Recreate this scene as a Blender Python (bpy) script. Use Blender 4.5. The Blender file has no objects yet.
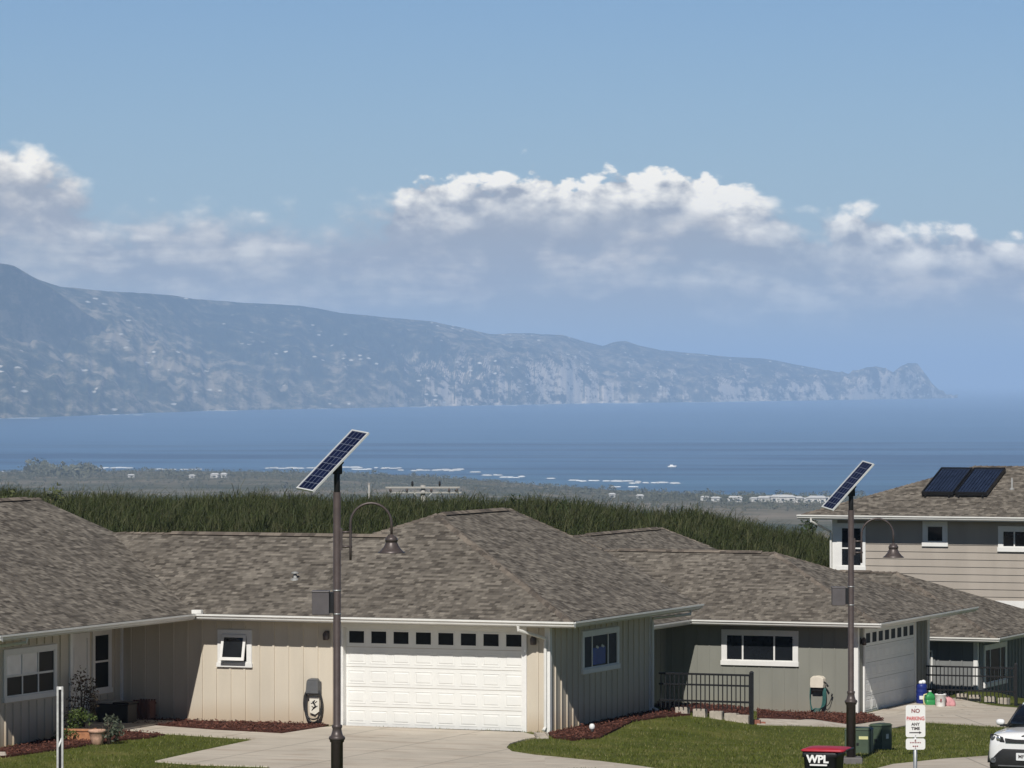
import bpy, bmesh, math, random
import numpy as np
from mathutils import Vector, Matrix, noise as mnoise
from math import sin, cos, atan, atan2, radians, pi, hypot, sqrt
R = random.Random(7)
NR = np.random.RandomState(11)
scene = bpy.context.scene
COL = scene.collection

# ------------------------------------------------------------------ camera, sky, sun
F, HC, HY, CX = 4425.0, 8.7, 381.0, 512.0
cam_data = bpy.data.cameras.new('camera')
cam = bpy.data.objects.new('camera', cam_data)
COL.objects.link(cam)
cam.location = (0, 0, HC)
cam.rotation_euler = (pi / 2, 0, 0)
cam_data.sensor_width = 36
cam_data.lens = 36 * F / 1024
cam_data.shift_y = -3 / 1024
cam_data.clip_start = 0.5
cam_data.clip_end = 600000
scene.camera = cam

SUN_EL, SUN_AZ = radians(42), radians(9.5)          # azimuth: left of straight behind the camera
SUN = Vector((-sin(SUN_AZ) * cos(SUN_EL), -cos(SUN_AZ) * cos(SUN_EL), sin(SUN_EL)))
sl = bpy.data.lights.new('sun', 'SUN')
sl.energy = 4.5
sl.angle = radians(0.5)
sl.color = (1, 0.962, 0.905)
so = bpy.data.objects.new('sun', sl)
COL.objects.link(so)
so.rotation_euler = SUN.to_track_quat('Z', 'Y').to_euler()
so.location = (0, -20, 60)

scene.view_settings.view_transform = 'Standard'
scene.view_settings.look = 'None'
scene.view_settings.gamma = 1
scene.view_settings.use_curve_mapping = False
scene.view_settings.exposure = 0.0
scene.cycles.use_denoising = True
scene.cycles.volume_bounces = 1
scene.cycles.max_bounces = 6
scene.cycles.transparent_max_bounces = 8

SKY_STRENGTH = 0.062
CLOUD_STRENGTH = 1.25


class NT:
    """small helper to wire node trees"""
    def __init__(s, tree):
        s.t = tree

    def n(s, kind, **kw):
        nd = s.t.nodes.new(kind)
        for k, v in kw.items():
            setattr(nd, k, v)
        return nd

    def put(s, sock, v):
        if v is None:
            return
        if hasattr(v, 'is_linked') or hasattr(v, 'links'):
            s.t.links.new(v, sock)
        else:
            sock.default_value = v

    def math(s, op, a, b=None, c=None, clamp=False):
        nd = s.n('ShaderNodeMath', operation=op)
        nd.use_clamp = clamp
        for i, v in enumerate((a, b, c)):
            s.put(nd.inputs[i], v)
        return nd.outputs[0]

    def step(s, x, lo, hi):
        nd = s.n('ShaderNodeMapRange', interpolation_type='SMOOTHSTEP')
        s.put(nd.inputs[0], x)
        s.put(nd.inputs[1], lo)
        s.put(nd.inputs[2], hi)
        return nd.outputs[0]

    def mix(s, fac, a, b, mode='MIX'):
        nd = s.n('ShaderNodeMix', data_type='RGBA', blend_type=mode)
        s.put(nd.inputs[0], fac)
        s.put(nd.inputs[6], (*a, 1) if isinstance(a, tuple) and len(a) == 3 else a)
        s.put(nd.inputs[7], (*b, 1) if isinstance(b, tuple) and len(b) == 3 else b)
        return nd.outputs[2]

    def noise(s, vec, scale, detail=4, rough=0.55, dist=0.0):
        nd = s.n('ShaderNodeTexNoise')
        nd.inputs['Scale'].default_value = scale
        nd.inputs['Detail'].default_value = detail
        nd.inputs['Roughness'].default_value = rough
        nd.inputs['Distortion'].default_value = dist
        if vec is not None:
            s.put(nd.inputs['Vector'], vec)
        return nd.outputs[0]

    def ramp(s, fac, stops, interp='LINEAR'):
        nd = s.n('ShaderNodeValToRGB')
        cr = nd.color_ramp
        cr.interpolation = interp
        while len(cr.elements) < len(stops):
            cr.elements.new(0.5)
        for e, (p, c) in zip(cr.elements, stops):
            e.position = p
            e.color = (c, c, c, 1) if not isinstance(c, tuple) else (*c, 1)
        s.put(nd.inputs[0], fac)
        return nd.outputs[0]

    def vec(s, x, y, z=0.0):
        nd = s.n('ShaderNodeCombineXYZ')
        for i, v in enumerate((x, y, z)):
            s.put(nd.inputs[i], v)
        return nd.outputs[0]

    def sep(s, v):
        nd = s.n('ShaderNodeSeparateXYZ')
        s.put(nd.inputs[0], v)
        return nd.outputs

    def scale(s, v, sc):
        nd = s.n('ShaderNodeMapping')
        s.put(nd.inputs[0], v)
        nd.inputs['Scale'].default_value = sc
        return nd.outputs[0]


world = bpy.data.worlds.new('World')
scene.world = world
world.use_nodes = True


def build_world():
    w = NT(world.node_tree)
    world.node_tree.nodes.clear()
    out = w.n('ShaderNodeOutputWorld')
    sky = w.n('ShaderNodeTexSky', sky_type='NISHITA')
    sky.sun_disc = False
    sky.sun_elevation = SUN_EL
    sky.sun_rotation = pi + SUN_AZ
    sky.altitude = 50
    sky.air_density = 1.0
    sky.dust_density = 0.0
    sky.ozone_density = 3.0
    bg = w.n('ShaderNodeBackground')
    bg.inputs[1].default_value = SKY_STRENGTH
    hs = w.n('ShaderNodeHueSaturation')
    hs.inputs['Saturation'].default_value = 1.12
    w.put(hs.inputs['Color'], sky.outputs[0])
    # bank of cumulus low over the far coast, laid out by compass bearing and elevation
    tc = w.n('ShaderNodeTexCoord')
    x, y, z = w.sep(tc.outputs['Generated'])
    # dome above the horizon belt darkened to cut sky fill on shaded walls
    skyc = w.mix(1.0, hs.outputs[0], (0.74, 0.86, 1.14), 'MULTIPLY')
    w.put(bg.inputs[0], w.mix(w.step(z, 0.10, 0.42), skyc, w.mix(1.0, skyc, (0.20, 0.20, 0.22), 'MULTIPLY')))
    yy = w.math('MAXIMUM', y, 0.08)
    az = w.math('DIVIDE', x, yy)
    el = w.math('DIVIDE', z, yy)
    p = w.vec(w.math('MULTIPLY', az, 40.0), w.math('MULTIPLY', el, 62.0), 3.7)
    n1a = w.noise(p, 1.0, 9, 0.60, 0.2)
    vor = w.n('ShaderNodeTexVoronoi', feature='F1')
    vor.inputs['Scale'].default_value = 2.6
    vor.inputs['Detail'].default_value = 2.5
    w.put(vor.inputs['Vector'], p)
    puff = w.math('SUBTRACT', 0.42, vor.outputs['Distance'])
    n1 = w.math('MULTIPLY_ADD', puff, 0.26, w.math('ADD', n1a, 0.03))
    p_up = w.vec(w.math('MULTIPLY_ADD', az, 40.0, -0.10), w.math('MULTIPLY_ADD', el, 62.0, 0.22), 3.7)
    voru = w.n('ShaderNodeTexVoronoi', feature='F1')
    voru.inputs['Scale'].default_value = 2.6
    voru.inputs['Detail'].default_value = 2.5
    w.put(voru.inputs['Vector'], p_up)
    n1u = w.math('MULTIPLY_ADD', w.math('SUBTRACT', 0.42, voru.outputs['Distance']), 0.26, w.math('ADD', w.noise(p_up, 1.0, 7, 0.60, 0.2), 0.03))
    pb = w.vec(w.math('MULTIPLY', az, 17.0), w.math('MULTIPLY', el, 75.0), 8.1)
    n2 = w.noise(pb, 1.0, 8, 0.6, 0.4)

    def prof(pts, unit):
        t = w.math('DIVIDE', w.math('ADD', az, 0.13), 0.26)
        return w.math('MULTIPLY', w.ramp(t, [(((px - CX) / F + 0.13) / 0.26, v) for px, v in pts], 'EASE'), unit)
    E = lambda py: (HY - py) / F
    tops = [(-60, 140), (20, 140), (65, 160), (110, 196), (180, 192), (300, 205), (380, 192), (430, 168), (520, 166),
            (570, 172), (640, 166), (700, 168), (745, 192), (790, 215), (850, 212), (930, 222), (1000, 216), (1080, 214)]
    T = prof([(a, E(b) / 0.06) for a, b in tops], 0.06)
    gap = w.math('SUBTRACT', w.math('ADD', T, 0.0022), el)                                    # depth below the cloud top
    amp = w.math('MULTIPLY_ADD', w.step(gap, -0.010, 0.004), 0.017, 0.008)
    edge = w.math('MULTIPLY_ADD', w.math('SUBTRACT', n1, 0.5), amp, gap)
    crisp = prof([(-60, .55), (60, .55), (120, .9), (370, .9), (410, .16), (740, .16), (790, .6), (850, .35), (1080, .3)], 0.012)
    dens = w.step(edge, 0.0, crisp)
    n3 = w.noise(w.vec(w.math('MULTIPLY', az, 26.0), w.math('MULTIPLY', el, 75.0), 1.3), 1.0, 6, 0.6, 0.2)
    thin = w.step(w.math('ADD', n3, w.math('MULTIPLY', gap, -14.0)), 0.28, 0.02)
    dens = w.math('MULTIPLY', dens, w.math('SUBTRACT', 1.0, w.math('MULTIPLY', thin, 0.18)))
    low = w.step(el, 0.003, 0.021)
    dens = w.math('MULTIPLY', dens, w.math('MULTIPLY_ADD', low, 0.9, 0.1))
    dens = w.math('MULTIPLY', dens, w.step(y, 0.1, 0.3))
    cov = prof([(-60, 1.0), (60, 1.0), (120, .92), (330, .95), (420, 1.0), (740, 1.0), (800, .85), (860, .95), (1080, 1.0)], 1.0)
    dens = w.math('MULTIPLY', dens, cov)
    # light: billow tops catch the sun, bellies stay grey-blue
    bill = w.math('MULTIPLY_ADD', w.math('SUBTRACT', n1, n1u), 5.5, 0.42)
    crown = w.step(gap, 0.0185, 0.0005)
    whit = prof([(-60, .60), (30, .60), (80, .30), (200, .30), (380, .34), (420, .95), (740, .95), (780, .40), (830, .62), (1000, .80), (1080, .8)], 1.0)
    lit = w.math('MULTIPLY', w.math('MULTIPLY', crown, whit), w.math('MULTIPLY_ADD', bill, 1.3, 0.55), clamp=True)
    lit2 = w.math('MULTIPLY', w.step(n2, 0.45, 0.75), w.math('MULTIPLY', bill, 0.40), clamp=True)
    lit = w.math('ADD', lit, lit2, clamp=True)
    body = w.mix(w.step(w.math('ADD', n2, w.math('MULTIPLY', w.math('SUBTRACT', n1, 0.5), 0.8)), 0.34, 0.68), (0.31, 0.315, 0.335), (0.62, 0.57, 0.51))
    cc = w.mix(lit, body, (1.06, 0.99, 0.86))
    cb = w.n('ShaderNodeBackground')
    cb.inputs[1].default_value = CLOUD_STRENGTH
    w.put(cb.inputs[0], cc)
    mx = w.n('ShaderNodeMixShader')
    w.put(mx.inputs[0], dens)
    w.put(mx.inputs[1], bg.outputs[0])
    w.put(mx.inputs[2], cb.outputs[0])
    w.put(out.inputs[0], mx.outputs[0])


build_world()

# ------------------------------------------------------------------ geometry of the place
YAW = atan(1780 / 4425)
U = Vector((cos(YAW), -sin(YAW), 0))
V = Vector((sin(YAW), cos(YAW), 0))


def ray(px, py):
    return Vector(((px - CX) / F, 1, -(py - HY) / F))


def at(px, py, D):
    d = ray(px, py)
    return Vector((d.x * D, D, HC + d.z * D))


def flat(v):
    return Vector((v.x, v.y, 0))


O1 = flat(at(549, 0, 109.4))
O2 = flat(at(857, 0, 133.0)) + Vector((0, 0, -1.33))
_c3 = at(996, 638, 144.0)
O3 = _c3 - U * 0.85 + V * 0.7 - Vector((0, 0, 2.8))
O4 = flat(at(834, 0, 160.0))
SEA = HC - 100.0


def fr(P, O):
    d = P - O
    return d.dot(U), d.dot(V)


def sst(t, a, b):
    t = min(1, max(0, (t - a) / (b - a)))
    return t * t * (3 - 2 * t)


def hground(x, y):
    left = 0.055 * max(0, 97 - y)
    right = 0.3 + (0.055 * (95 - y) if y < 95 else -0.041 * (y - 95))
    P = Vector((x, y, 0))
    u, v = fr(P, O1)
    w = 1 - sst(hypot(max(0, u - 0.3), max(0, v - 9.5)), 0, 6)
    h = right + (left - right) * w
    u, v = fr(P, O2)
    d = hypot(max(0, u - 0.4, -30 - u), max(0, -0.6 - v, v - 12))
    h += (-1.33 - h) * (1 - sst(d, 0, 3))
    u, v = fr(P, O3)
    d = hypot(max(0, u - 6, -9 - u), max(0, 0.2 - v, v - 30))
    h += (O3.z - h) * (1 - sst(d, 0, 1.6))
    if y > 150:
        t = x * 200 / y
        top = np.interp(t, [-60, -18.6, -9.6, -2.8, .4, 3.5, 5.8, 8.2, 11.2, 13.4, 14.4, 18, 40],
                        [4.3, 3.9, 3.77, 3.64, 3.55, 3.5, 3.25, 3.05, 2.5, 2.15, 1.97, 1.6, .8]) - 2.3
        if y < 205:
            h += (top - h) * sst(y, 150, 192)
        else:
            h = top - 0.10 * (y - 205) - 0.0012 * (y - 205) ** 2
    return h


def G(px, py):
    lo = 60.0
    d = ray(px, py)
    f0 = HC + d.z * lo - hground(d.x * lo, lo)
    D = lo
    while D < 400:
        D += 0.5
        g = HC + d.z * D - hground(d.x * D, D)
        if g <= 0:
            a, b = D - 0.5, D
            for _ in range(20):
                m = (a + b) / 2
                if HC + d.z * m - hground(d.x * m, m) > 0:
                    a = m
                else:
                    b = m
            return Vector((d.x * b, b, HC + d.z * b))
    raise ValueError((px, py))


# ------------------------------------------------------------------ mesh helpers
class MB:
    def __init__(s):
        s.bm = bmesh.new()
        s.mi = 0

    def face(s, pts, mi=None):
        vs = [s.bm.verts.new(p) for p in pts]
        f = s.bm.faces.new(vs)
        f.material_index = s.mi if mi is None else mi
        return f

    def box(s, a, b, M=None):
        x0, y0, z0 = [min(a[i], b[i]) for i in range(3)]
        x1, y1, z1 = [max(a[i], b[i]) for i in range(3)]
        c = [Vector(p) for p in ((x0, y0, z0), (x1, y0, z0), (x1, y1, z0), (x0, y1, z0), (x0, y0, z1), (x1, y0, z1), (x1, y1, z1), (x0, y1, z1))]
        if M:
            c = [M @ p for p in c]
        vs = [s.bm.verts.new(p) for p in c]
        for f in ((3, 2, 1, 0), (4, 5, 6, 7), (0, 1, 5, 4), (1, 2, 6, 5), (2, 3, 7, 6), (3, 0, 4, 7)):
            s.bm.faces.new([vs[i] for i in f]).material_index = s.mi
        return s

    def frustum(s, base, top):
        """two matching loops of points joined with sides and a cap"""
        a = [s.bm.verts.new(p) for p in base]
        b = [s.bm.verts.new(p) for p in top]
        n = len(a)
        for i in range(n):
            s.bm.faces.new([a[i], a[(i + 1) % n], b[(i + 1) % n], b[i]]).material_index = s.mi
        s.bm.faces.new(b).material_index = s.mi
        s.bm.faces.new(a[::-1]).material_index = s.mi

    def prism(s, poly, vec):
        vec = Vector(vec)
        s.frustum([Vector(p) for p in poly], [Vector(p) + vec for p in poly])
        return s

    def tube(s, path, rad, n=8, cap=True, smooth=True):
        path = [Vector(p) for p in path]
        if not isinstance(rad, (list, tuple)):
            rad = [rad] * len(path)
        rings = []
        ref = None
        for i, p in enumerate(path):
            t = (path[min(i + 1, len(path) - 1)] - path[max(i - 1, 0)])
            t = t.normalized() if t.length > 1e-9 else Vector((0, 0, 1))
            if ref is None:
                ref = Vector((1, 0, 0)) if abs(t.x) < .9 else Vector((0, 1, 0))
            a = (ref - t * ref.dot(t)).normalized()
            b = t.cross(a)
            ref = a
            rings.append([s.bm.verts.new(p + (a * cos(2 * pi * k / n) + b * sin(2 * pi * k / n)) * rad[i]) for k in range(n)])
        for r0, r1 in zip(rings, rings[1:]):
            for k in range(n):
                f = s.bm.faces.new([r0[k], r0[(k + 1) % n], r1[(k + 1) % n], r1[k]])
                f.smooth = smooth
                f.material_index = s.mi
        if cap:
            s.bm.faces.new(rings[0][::-1]).material_index = s.mi
            s.bm.faces.new(rings[-1]).material_index = s.mi
        return s

    def lathe(s, prof, o=(0, 0, 0), n=20, M=None, smooth=True):
        o = Vector(o)
        rings = []
        for r, z in prof:
            pts = [Vector((r * cos(2 * pi * k / n), r * sin(2 * pi * k / n), z)) for k in range(n)]
            if M:
                pts = [M @ p for p in pts]
            rings.append([s.bm.verts.new(p + o) for p in pts])
        for r0, r1 in zip(rings, rings[1:]):
            for k in range(n):
                f = s.bm.faces.new([r0[k], r0[(k + 1) % n], r1[(k + 1) % n], r1[k]])
                f.smooth = smooth
                f.material_index = s.mi
        for rg, rv in ((rings[0], True), (rings[-1], False)):
            if (prof[0][0] if rv else prof[-1][0]) > 1e-4:
                s.bm.faces.new(rg[::-1] if rv else rg).material_index = s.mi
        return s

    def loft(s, rings, closed=True, cap=True, smooth=True):
        rs = [[s.bm.verts.new(p) for p in r] for r in rings]
        n = len(rs[0])
        for r0, r1 in zip(rs, rs[1:]):
            for k in range(n if closed else n - 1):
                f = s.bm.faces.new([r0[k], r0[(k + 1) % n], r1[(k + 1) % n], r1[k]])
                f.smooth = smooth
                f.material_index = s.mi
        if cap:
            s.bm.faces.new(rs[0][::-1]).material_index = s.mi
            s.bm.faces.new(rs[-1]).material_index = s.mi

    def build(s, name, mats, parent=None, bevel=0.0, smooth_angle=None, loc=None, recalc=True):
        bm = s.bm
        if recalc:
            bmesh.ops.recalc_face_normals(bm, faces=bm.faces[:])
        uv = bm.loops.layers.uv.new('UVMap')
        ca, sa = cos(YAW), sin(YAW)
        for f in bm.faces:
            nrm = f.normal
            e = Vector((0, 0, 1)).cross(nrm)
            if e.length < 0.02:
                e, w = Vector((1, 0, 0)), Vector((0, 1, 0))
                if parent is None:
                    e, w = Vector((ca, -sa, 0)), Vector((sa, ca, 0))
            else:
                e.normalize()
                w = nrm.cross(e)
            for l in f.loops:
                l[uv].uv = (l.vert.co.dot(e), l.vert.co.dot(w))
        me = bpy.data.meshes.new(name)
        bm.to_mesh(me)
        bm.free()
        for m in (mats if isinstance(mats, (list, tuple)) else [mats]):
            me.materials.append(m)
        ob = bpy.data.objects.new(name, me)
        COL.objects.link(ob)
        if parent:
            ob.parent = parent
        if loc is not None:
            ob.location = loc
        if bevel:
            md = ob.modifiers.new('bevel', 'BEVEL')
            md.width = bevel
            md.segments = 2
            md.limit_method = 'ANGLE'
            md.angle_limit = radians(40)
        return ob


def mesh_np(name, verts, faces, mats, midx=None, parent=None, smooth=False):
    """mesh from numpy arrays: verts (n,3), faces (m,k)"""
    verts = np.asarray(verts, np.float32)
    faces = np.asarray(faces, np.int32)
    me = bpy.data.meshes.new(name)
    m, k = faces.shape
    me.vertices.add(len(verts))
    me.vertices.foreach_set('co', verts.ravel())
    me.loops.add(m * k)
    me.loops.foreach_set('vertex_index', faces.ravel())
    me.polygons.add(m)
    me.polygons.foreach_set('loop_start', np.arange(0, m * k, k, dtype=np.int32))
    me.polygons.foreach_set('loop_total', np.full(m, k, np.int32))
    for mt in (mats if isinstance(mats, (list, tuple)) else [mats]):
        me.materials.append(mt)
    if midx is not None:
        me.polygons.foreach_set('material_index', np.asarray(midx, np.int32))
    if smooth:
        me.polygons.foreach_set('use_smooth', np.ones(m, bool))
    me.update(calc_edges=True)
    me.validate()
    ob = bpy.data.objects.new(name, me)
    COL.objects.link(ob)
    if parent:
        ob.parent = parent
    return ob


def thing(name, label, cat, loc=(0, 0, 0), rz=0.0, group=None):
    o = bpy.data.objects.new(name, None)
    COL.objects.link(o)
    o.location = loc
    o.rotation_euler = (0, 0, rz)
    o.empty_display_size = 0.2
    o['label'] = label
    o['category'] = cat
    if group:
        o['group'] = group
    return o


def tag(o, label, cat, group=None):
    o['label'] = label
    o['category'] = cat
    if group:
        o['group'] = group
    return o


def kind(o, k):
    o['kind'] = k
    return o


def lettering(name, body, size, mat, parent, M, extrude=0.001, bold=0.0):
    cu = bpy.data.curves.new(name, 'FONT')
    cu.body = body
    cu.size = size
    cu.extrude = extrude
    cu.offset = bold
    cu.align_x = 'CENTER'
    cu.align_y = 'CENTER'
    tmp = bpy.data.objects.new(name + '_tmp', cu)
    COL.objects.link(tmp)
    dg = bpy.context.evaluated_depsgraph_get()
    me = bpy.data.meshes.new_from_object(tmp.evaluated_get(dg))
    bpy.data.objects.remove(tmp)
    me.transform(M)
    me.materials.clear()
    me.materials.append(mat)
    ob = bpy.data.objects.new(name, me)
    COL.objects.link(ob)
    ob.parent = parent
    return ob


# ------------------------------------------------------------------ materials
def base_mat(name):
    m = bpy.data.materials.new(name)
    m.use_nodes = True
    t = NT(m.node_tree)
    b = m.node_tree.nodes['Principled BSDF']
    return m, t, b


def paint(name, col, rough=0.6, var=0.12, scale=3.0, metal=0.0, spec=0.4, streak=False, bump=0.0, coat=0.0):
    m, t, b = base_mat(name)
    tc = t.n('ShaderNodeTexCoord')
    v = tc.outputs['Object']
    n = t.noise(t.scale(v, (1, 1, 0.25)) if streak else v, scale, 6, 0.6)
    n2 = t.noise(v, scale * 9, 3, 0.6)
    f = t.math('ADD', t.math('MULTIPLY', n, 0.7), t.math('MULTIPLY', n2, 0.3))
    lo = tuple(c * (1 - var) for c in col)
    hi = tuple(min(1, c * (1 + var)) for c in col)
    t.put(b.inputs['Base Color'], t.mix(t.step(f, 0.3, 0.7), lo, hi))
    b.inputs['Roughness'].default_value = rough
    b.inputs['Metallic'].default_value = metal
    b.inputs['Specular IOR Level'].default_value = spec
    b.inputs['Coat Weight'].default_value = coat
    if bump:
        bp = t.n('ShaderNodeBump')
        bp.inputs['Strength'].default_value = bump
        bp.inputs['Distance'].default_value = 0.01
        t.put(bp.inputs['Height'], n2)
        t.put(b.inputs['Normal'], bp.outputs[0])
    return m


def shingle(name, tones, row=0.125, wid=0.15):
    m, t, b = base_mat(name)
    uv = t.n('ShaderNodeUVMap').outputs[0]
    wob = t.noise(uv, 1.3, 2)

    def brick(w, off, seed, mortar):
        br = t.n('ShaderNodeTexBrick')
        br.offset = off
        br.offset_frequency = 2
        br.squash = 1.0
        br.inputs['Scale'].default_value = 1
        br.inputs['Brick Width'].default_value = w
        br.inputs['Row Height'].default_value = row
        br.inputs['Mortar Size'].default_value = mortar
        br.inputs['Mortar Smooth'].default_value = 0.1
        br.inputs['Bias'].default_value = 0
        br.inputs['Color1'].default_value = (0, 0, 0, 1)
        br.inputs['Color2'].default_value = (1, 1, 1, 1)
        br.inputs['Mortar'].default_value = (0.5, 0.5, 0.5, 1)
        mp = t.n('ShaderNodeMapping')
        mp.inputs['Location'].default_value = (seed * 3.17, seed * row * 7, 0)
        t.put(mp.inputs[0], uv)
        t.put(br.inputs['Vector'], mp.outputs[0])
        return br
    b1 = brick(wid, 0.37, 1, 0.006)
    b2 = brick(wid * 2.1, 0.61, 5, 0.0)
    g = t.noise(uv, 0.35, 3)
    fine = t.noise(uv, 60, 2)
    val = t.math('ADD', t.math('MULTIPLY', b1.outputs[0], 0.50), t.math('MULTIPLY', b2.outputs[0], 0.30))
    val = t.math('ADD', val, t.math('MULTIPLY', t.math('SUBTRACT', g, 0.5), 0.25))
    val = t.math('ADD', val, t.math('MULTIPLY', t.math('SUBTRACT', fine, 0.5), 0.30))
    col = t.ramp(val, [(0.05, tones[0]), (0.30, tones[1]), (0.52, tones[2]), (0.78, tones[3])])
    # weathering: lighter and darker washes running down the slope
    wash = t.noise(t.scale(uv, (0.5, 0.12, 1)), 1.0, 4)
    col = t.mix(t.math('MULTIPLY', t.step(wash, 0.45, 0.75), 0.25), col, (tones[1][0] * .9, tones[1][1] * .9, tones[1][2] * .9))
    t.put(b.inputs['Base Color'], col)
    b.inputs['Roughness'].default_value = 0.92
    b.inputs['Specular IOR Level'].default_value = 0.2
    # butt edges: every course steps up over the one below
    x, y, z = t.sep(uv)
    saw = t.math('FRACT', t.math('DIVIDE', y, row))
    hgt = t.math('ADD', t.math('MULTIPLY', t.math('SUBTRACT', 1.0, saw), 0.8), t.math('MULTIPLY', b1.outputs[0], 0.35))
    hgt = t.math('ADD', hgt, t.math('MULTIPLY', fine, 0.25))
    bp = t.n('ShaderNodeBump')
    bp.inputs['Strength'].default_value = 0.85
    bp.inputs['Distance'].default_value = 0.012
    t.put(bp.inputs['Height'], hgt)
    t.put(b.inputs['Normal'], bp.outputs[0])
    return m


def siding(name, col, var=0.07, soil=0.45):
    m, t, b = base_mat(name)
    tc = t.n('ShaderNodeTexCoord')
    o = tc.outputs['Object']
    n = t.noise(t.scale(o, (1, 1, 0.2)), 1.6, 5)
    n2 = t.noise(o, 30, 3)
    f = t.math('ADD', t.math('MULTIPLY', n, 0.75), t.math('MULTIPLY', n2, 0.25))
    c = t.mix(t.step(f, 0.3, 0.7), tuple(k * (1 - var) for k in col), tuple(k * (1 + var) for k in col))
    # red soil splashed up the bottom of the boards
    x, y, z = t.sep(o)
    sp = t.math('MULTIPLY', t.step(t.math('ADD', z, t.math('MULTIPLY', n, -0.5)), 0.45, -0.25), soil)
    c = t.mix(sp, c, (0.36, 0.24, 0.13))
    t.put(b.inputs['Base Color'], c)
    b.inputs['Roughness'].default_value = 0.75
    b.inputs['Specular IOR Level'].default_value = 0.3
    return m


def concrete(name, col):
    m, t, b = base_mat(name)
    uv = t.n('ShaderNodeUVMap').outputs[0]
    n = t.noise(uv, 0.5, 6, 0.6)
    n2 = t.noise(uv, 14, 5, 0.65)
    st = t.noise(t.scale(uv, (0.35, 1.2, 1)), 1.2, 5, 0.6, 0.6)
    c = t.mix(t.step(n, 0.3, 0.7), tuple(k * .86 for k in col), tuple(k * 1.1 for k in col))
    c = t.mix(t.math('MULTIPLY', t.step(st, 0.50, 0.70), 0.55), c, (col[0] * .55, col[1] * .42, col[2] * .34))
    c = t.mix(t.math('MULTIPLY', n2, 0.3), c, tuple(k * .72 for k in col))
    sp = t.noise(uv, 1.7, 3, 0.5)
    c = t.mix(t.math('MULTIPLY', t.step(sp, 0.66, 0.74), 0.35), c, (col[0] * .45, col[1] * .40, col[2] * .36))
    br = t.n('ShaderNodeTexBrick')
    br.offset = 0
    for k, v in (('Scale', 1), ('Brick Width', 2.6), ('Row Height', 2.9), ('Mortar Size', 0.028), ('Mortar Smooth', 0.0)):
        br.inputs[k].default_value = v
    t.put(br.inputs['Vector'], uv)
    c = t.mix(t.math('MULTIPLY', br.outputs['Fac'], 0.6), c, tuple(k * .4 for k in col))
    t.put(b.inputs['Base Color'], c)
    b.inputs['Roughness'].default_value = 0.85
    bp = t.n('ShaderNodeBump')
    bp.inputs['Strength'].default_value = 0.25
    bp.inputs['Distance'].default_value = 0.006
    t.put(bp.inputs['Height'], n2)
    t.put(b.inputs['Normal'], bp.outputs[0])
    return m


def ground_mat(name, cols, scale=1.0, bump=0.5, rough=0.95, dist=0.04):
    """mottled natural ground: three tones by noise"""
    m, t, b = base_mat(name)
    tc = t.n('ShaderNodeTexCoord')
    o = tc.outputs['Object']
    a = t.noise(o, 0.45 * scale, 5, 0.6)
    f = t.noise(o, 9 * scale, 6, 0.7)
    ff = t.noise(o, 40 * scale, 3, 0.7)
    v = t.math('ADD', t.math('MULTIPLY', a, 0.5), t.math('ADD', t.math('MULTIPLY', f, 0.3), t.math('MULTIPLY', ff, 0.2)))
    t.put(b.inputs['Base Color'], t.ramp(v, [(0.36, cols[0]), (0.5, cols[1]), (0.64, cols[2])]))
    b.inputs['Roughness'].default_value = rough
    b.inputs['Specular IOR Level'].default_value = 0.15
    bp = t.n('ShaderNodeBump')
    bp.inputs['Strength'].default_value = bump
    bp.inputs['Distance'].default_value = dist
    t.put(bp.inputs['Height'], t.math('ADD', f, t.math('MULTIPLY', ff, .5)))
    t.put(b.inputs['Normal'], bp.outputs[0])
    return m


def leaf_mat(name, c0, c1, trans=0.25, rough=0.6, dry=None):
    m, t, b = base_mat(name)
    g = t.n('ShaderNodeNewGeometry')
    ob = t.n('ShaderNodeTexCoord').outputs['Object']
    n = t.noise(ob, 0.35, 3)
    f = t.math('ADD', t.math('MULTIPLY', g.outputs['Random Per Island'], 0.7), t.math('MULTIPLY', n, 0.5), clamp=True)
    c = t.mix(f, c0, c1)
    if dry:
        d = t.math('ADD', t.math('MULTIPLY', t.step(t.noise(ob, 1.1, 5, 0.65), 0.50, 0.64), 0.7), t.math('MULTIPLY', t.step(g.outputs['Random Per Island'], 0.82, 0.93), 0.6), clamp=True)
        c = t.mix(d, c, dry)
    t.put(b.inputs['Base Color'], c)
    b.inputs['Roughness'].default_value = rough
    b.inputs['Specular IOR Level'].default_value = 0.25
    tr = t.n('ShaderNodeBsdfTranslucent')
    t.put(tr.inputs[0], c)
    mx = t.n('ShaderNodeMixShader')
    mx.inputs[0].default_value = trans
    t.put(mx.inputs[1], b.outputs[0])
    t.put(mx.inputs[2], tr.outputs[0])
    t.put(m.node_tree.nodes['Material Output'].inputs[0], mx.outputs[0])
    return m


def glass(name, tint=(0.012, 0.014, 0.017), rough=0.04, spec=0.5):
    m, t, b = base_mat(name)
    o = t.n('ShaderNodeTexCoord').outputs['Object']
    t.put(b.inputs['Base Color'], t.mix(t.noise(o, 1.5, 2), tuple(k * .6 for k in tint), tuple(k * 1.4 for k in tint)))
    b.inputs['Roughness'].default_value = rough
    b.inputs['Specular IOR Level'].default_value = spec
    bp = t.n('ShaderNodeBump')
    bp.inputs['Strength'].default_value = 0.02
    bp.inputs['Distance'].default_value = 0.05
    t.put(bp.inputs['Height'], t.noise(o, 0.8, 1))
    t.put(b.inputs['Normal'], bp.outputs[0])
    return m


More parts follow.
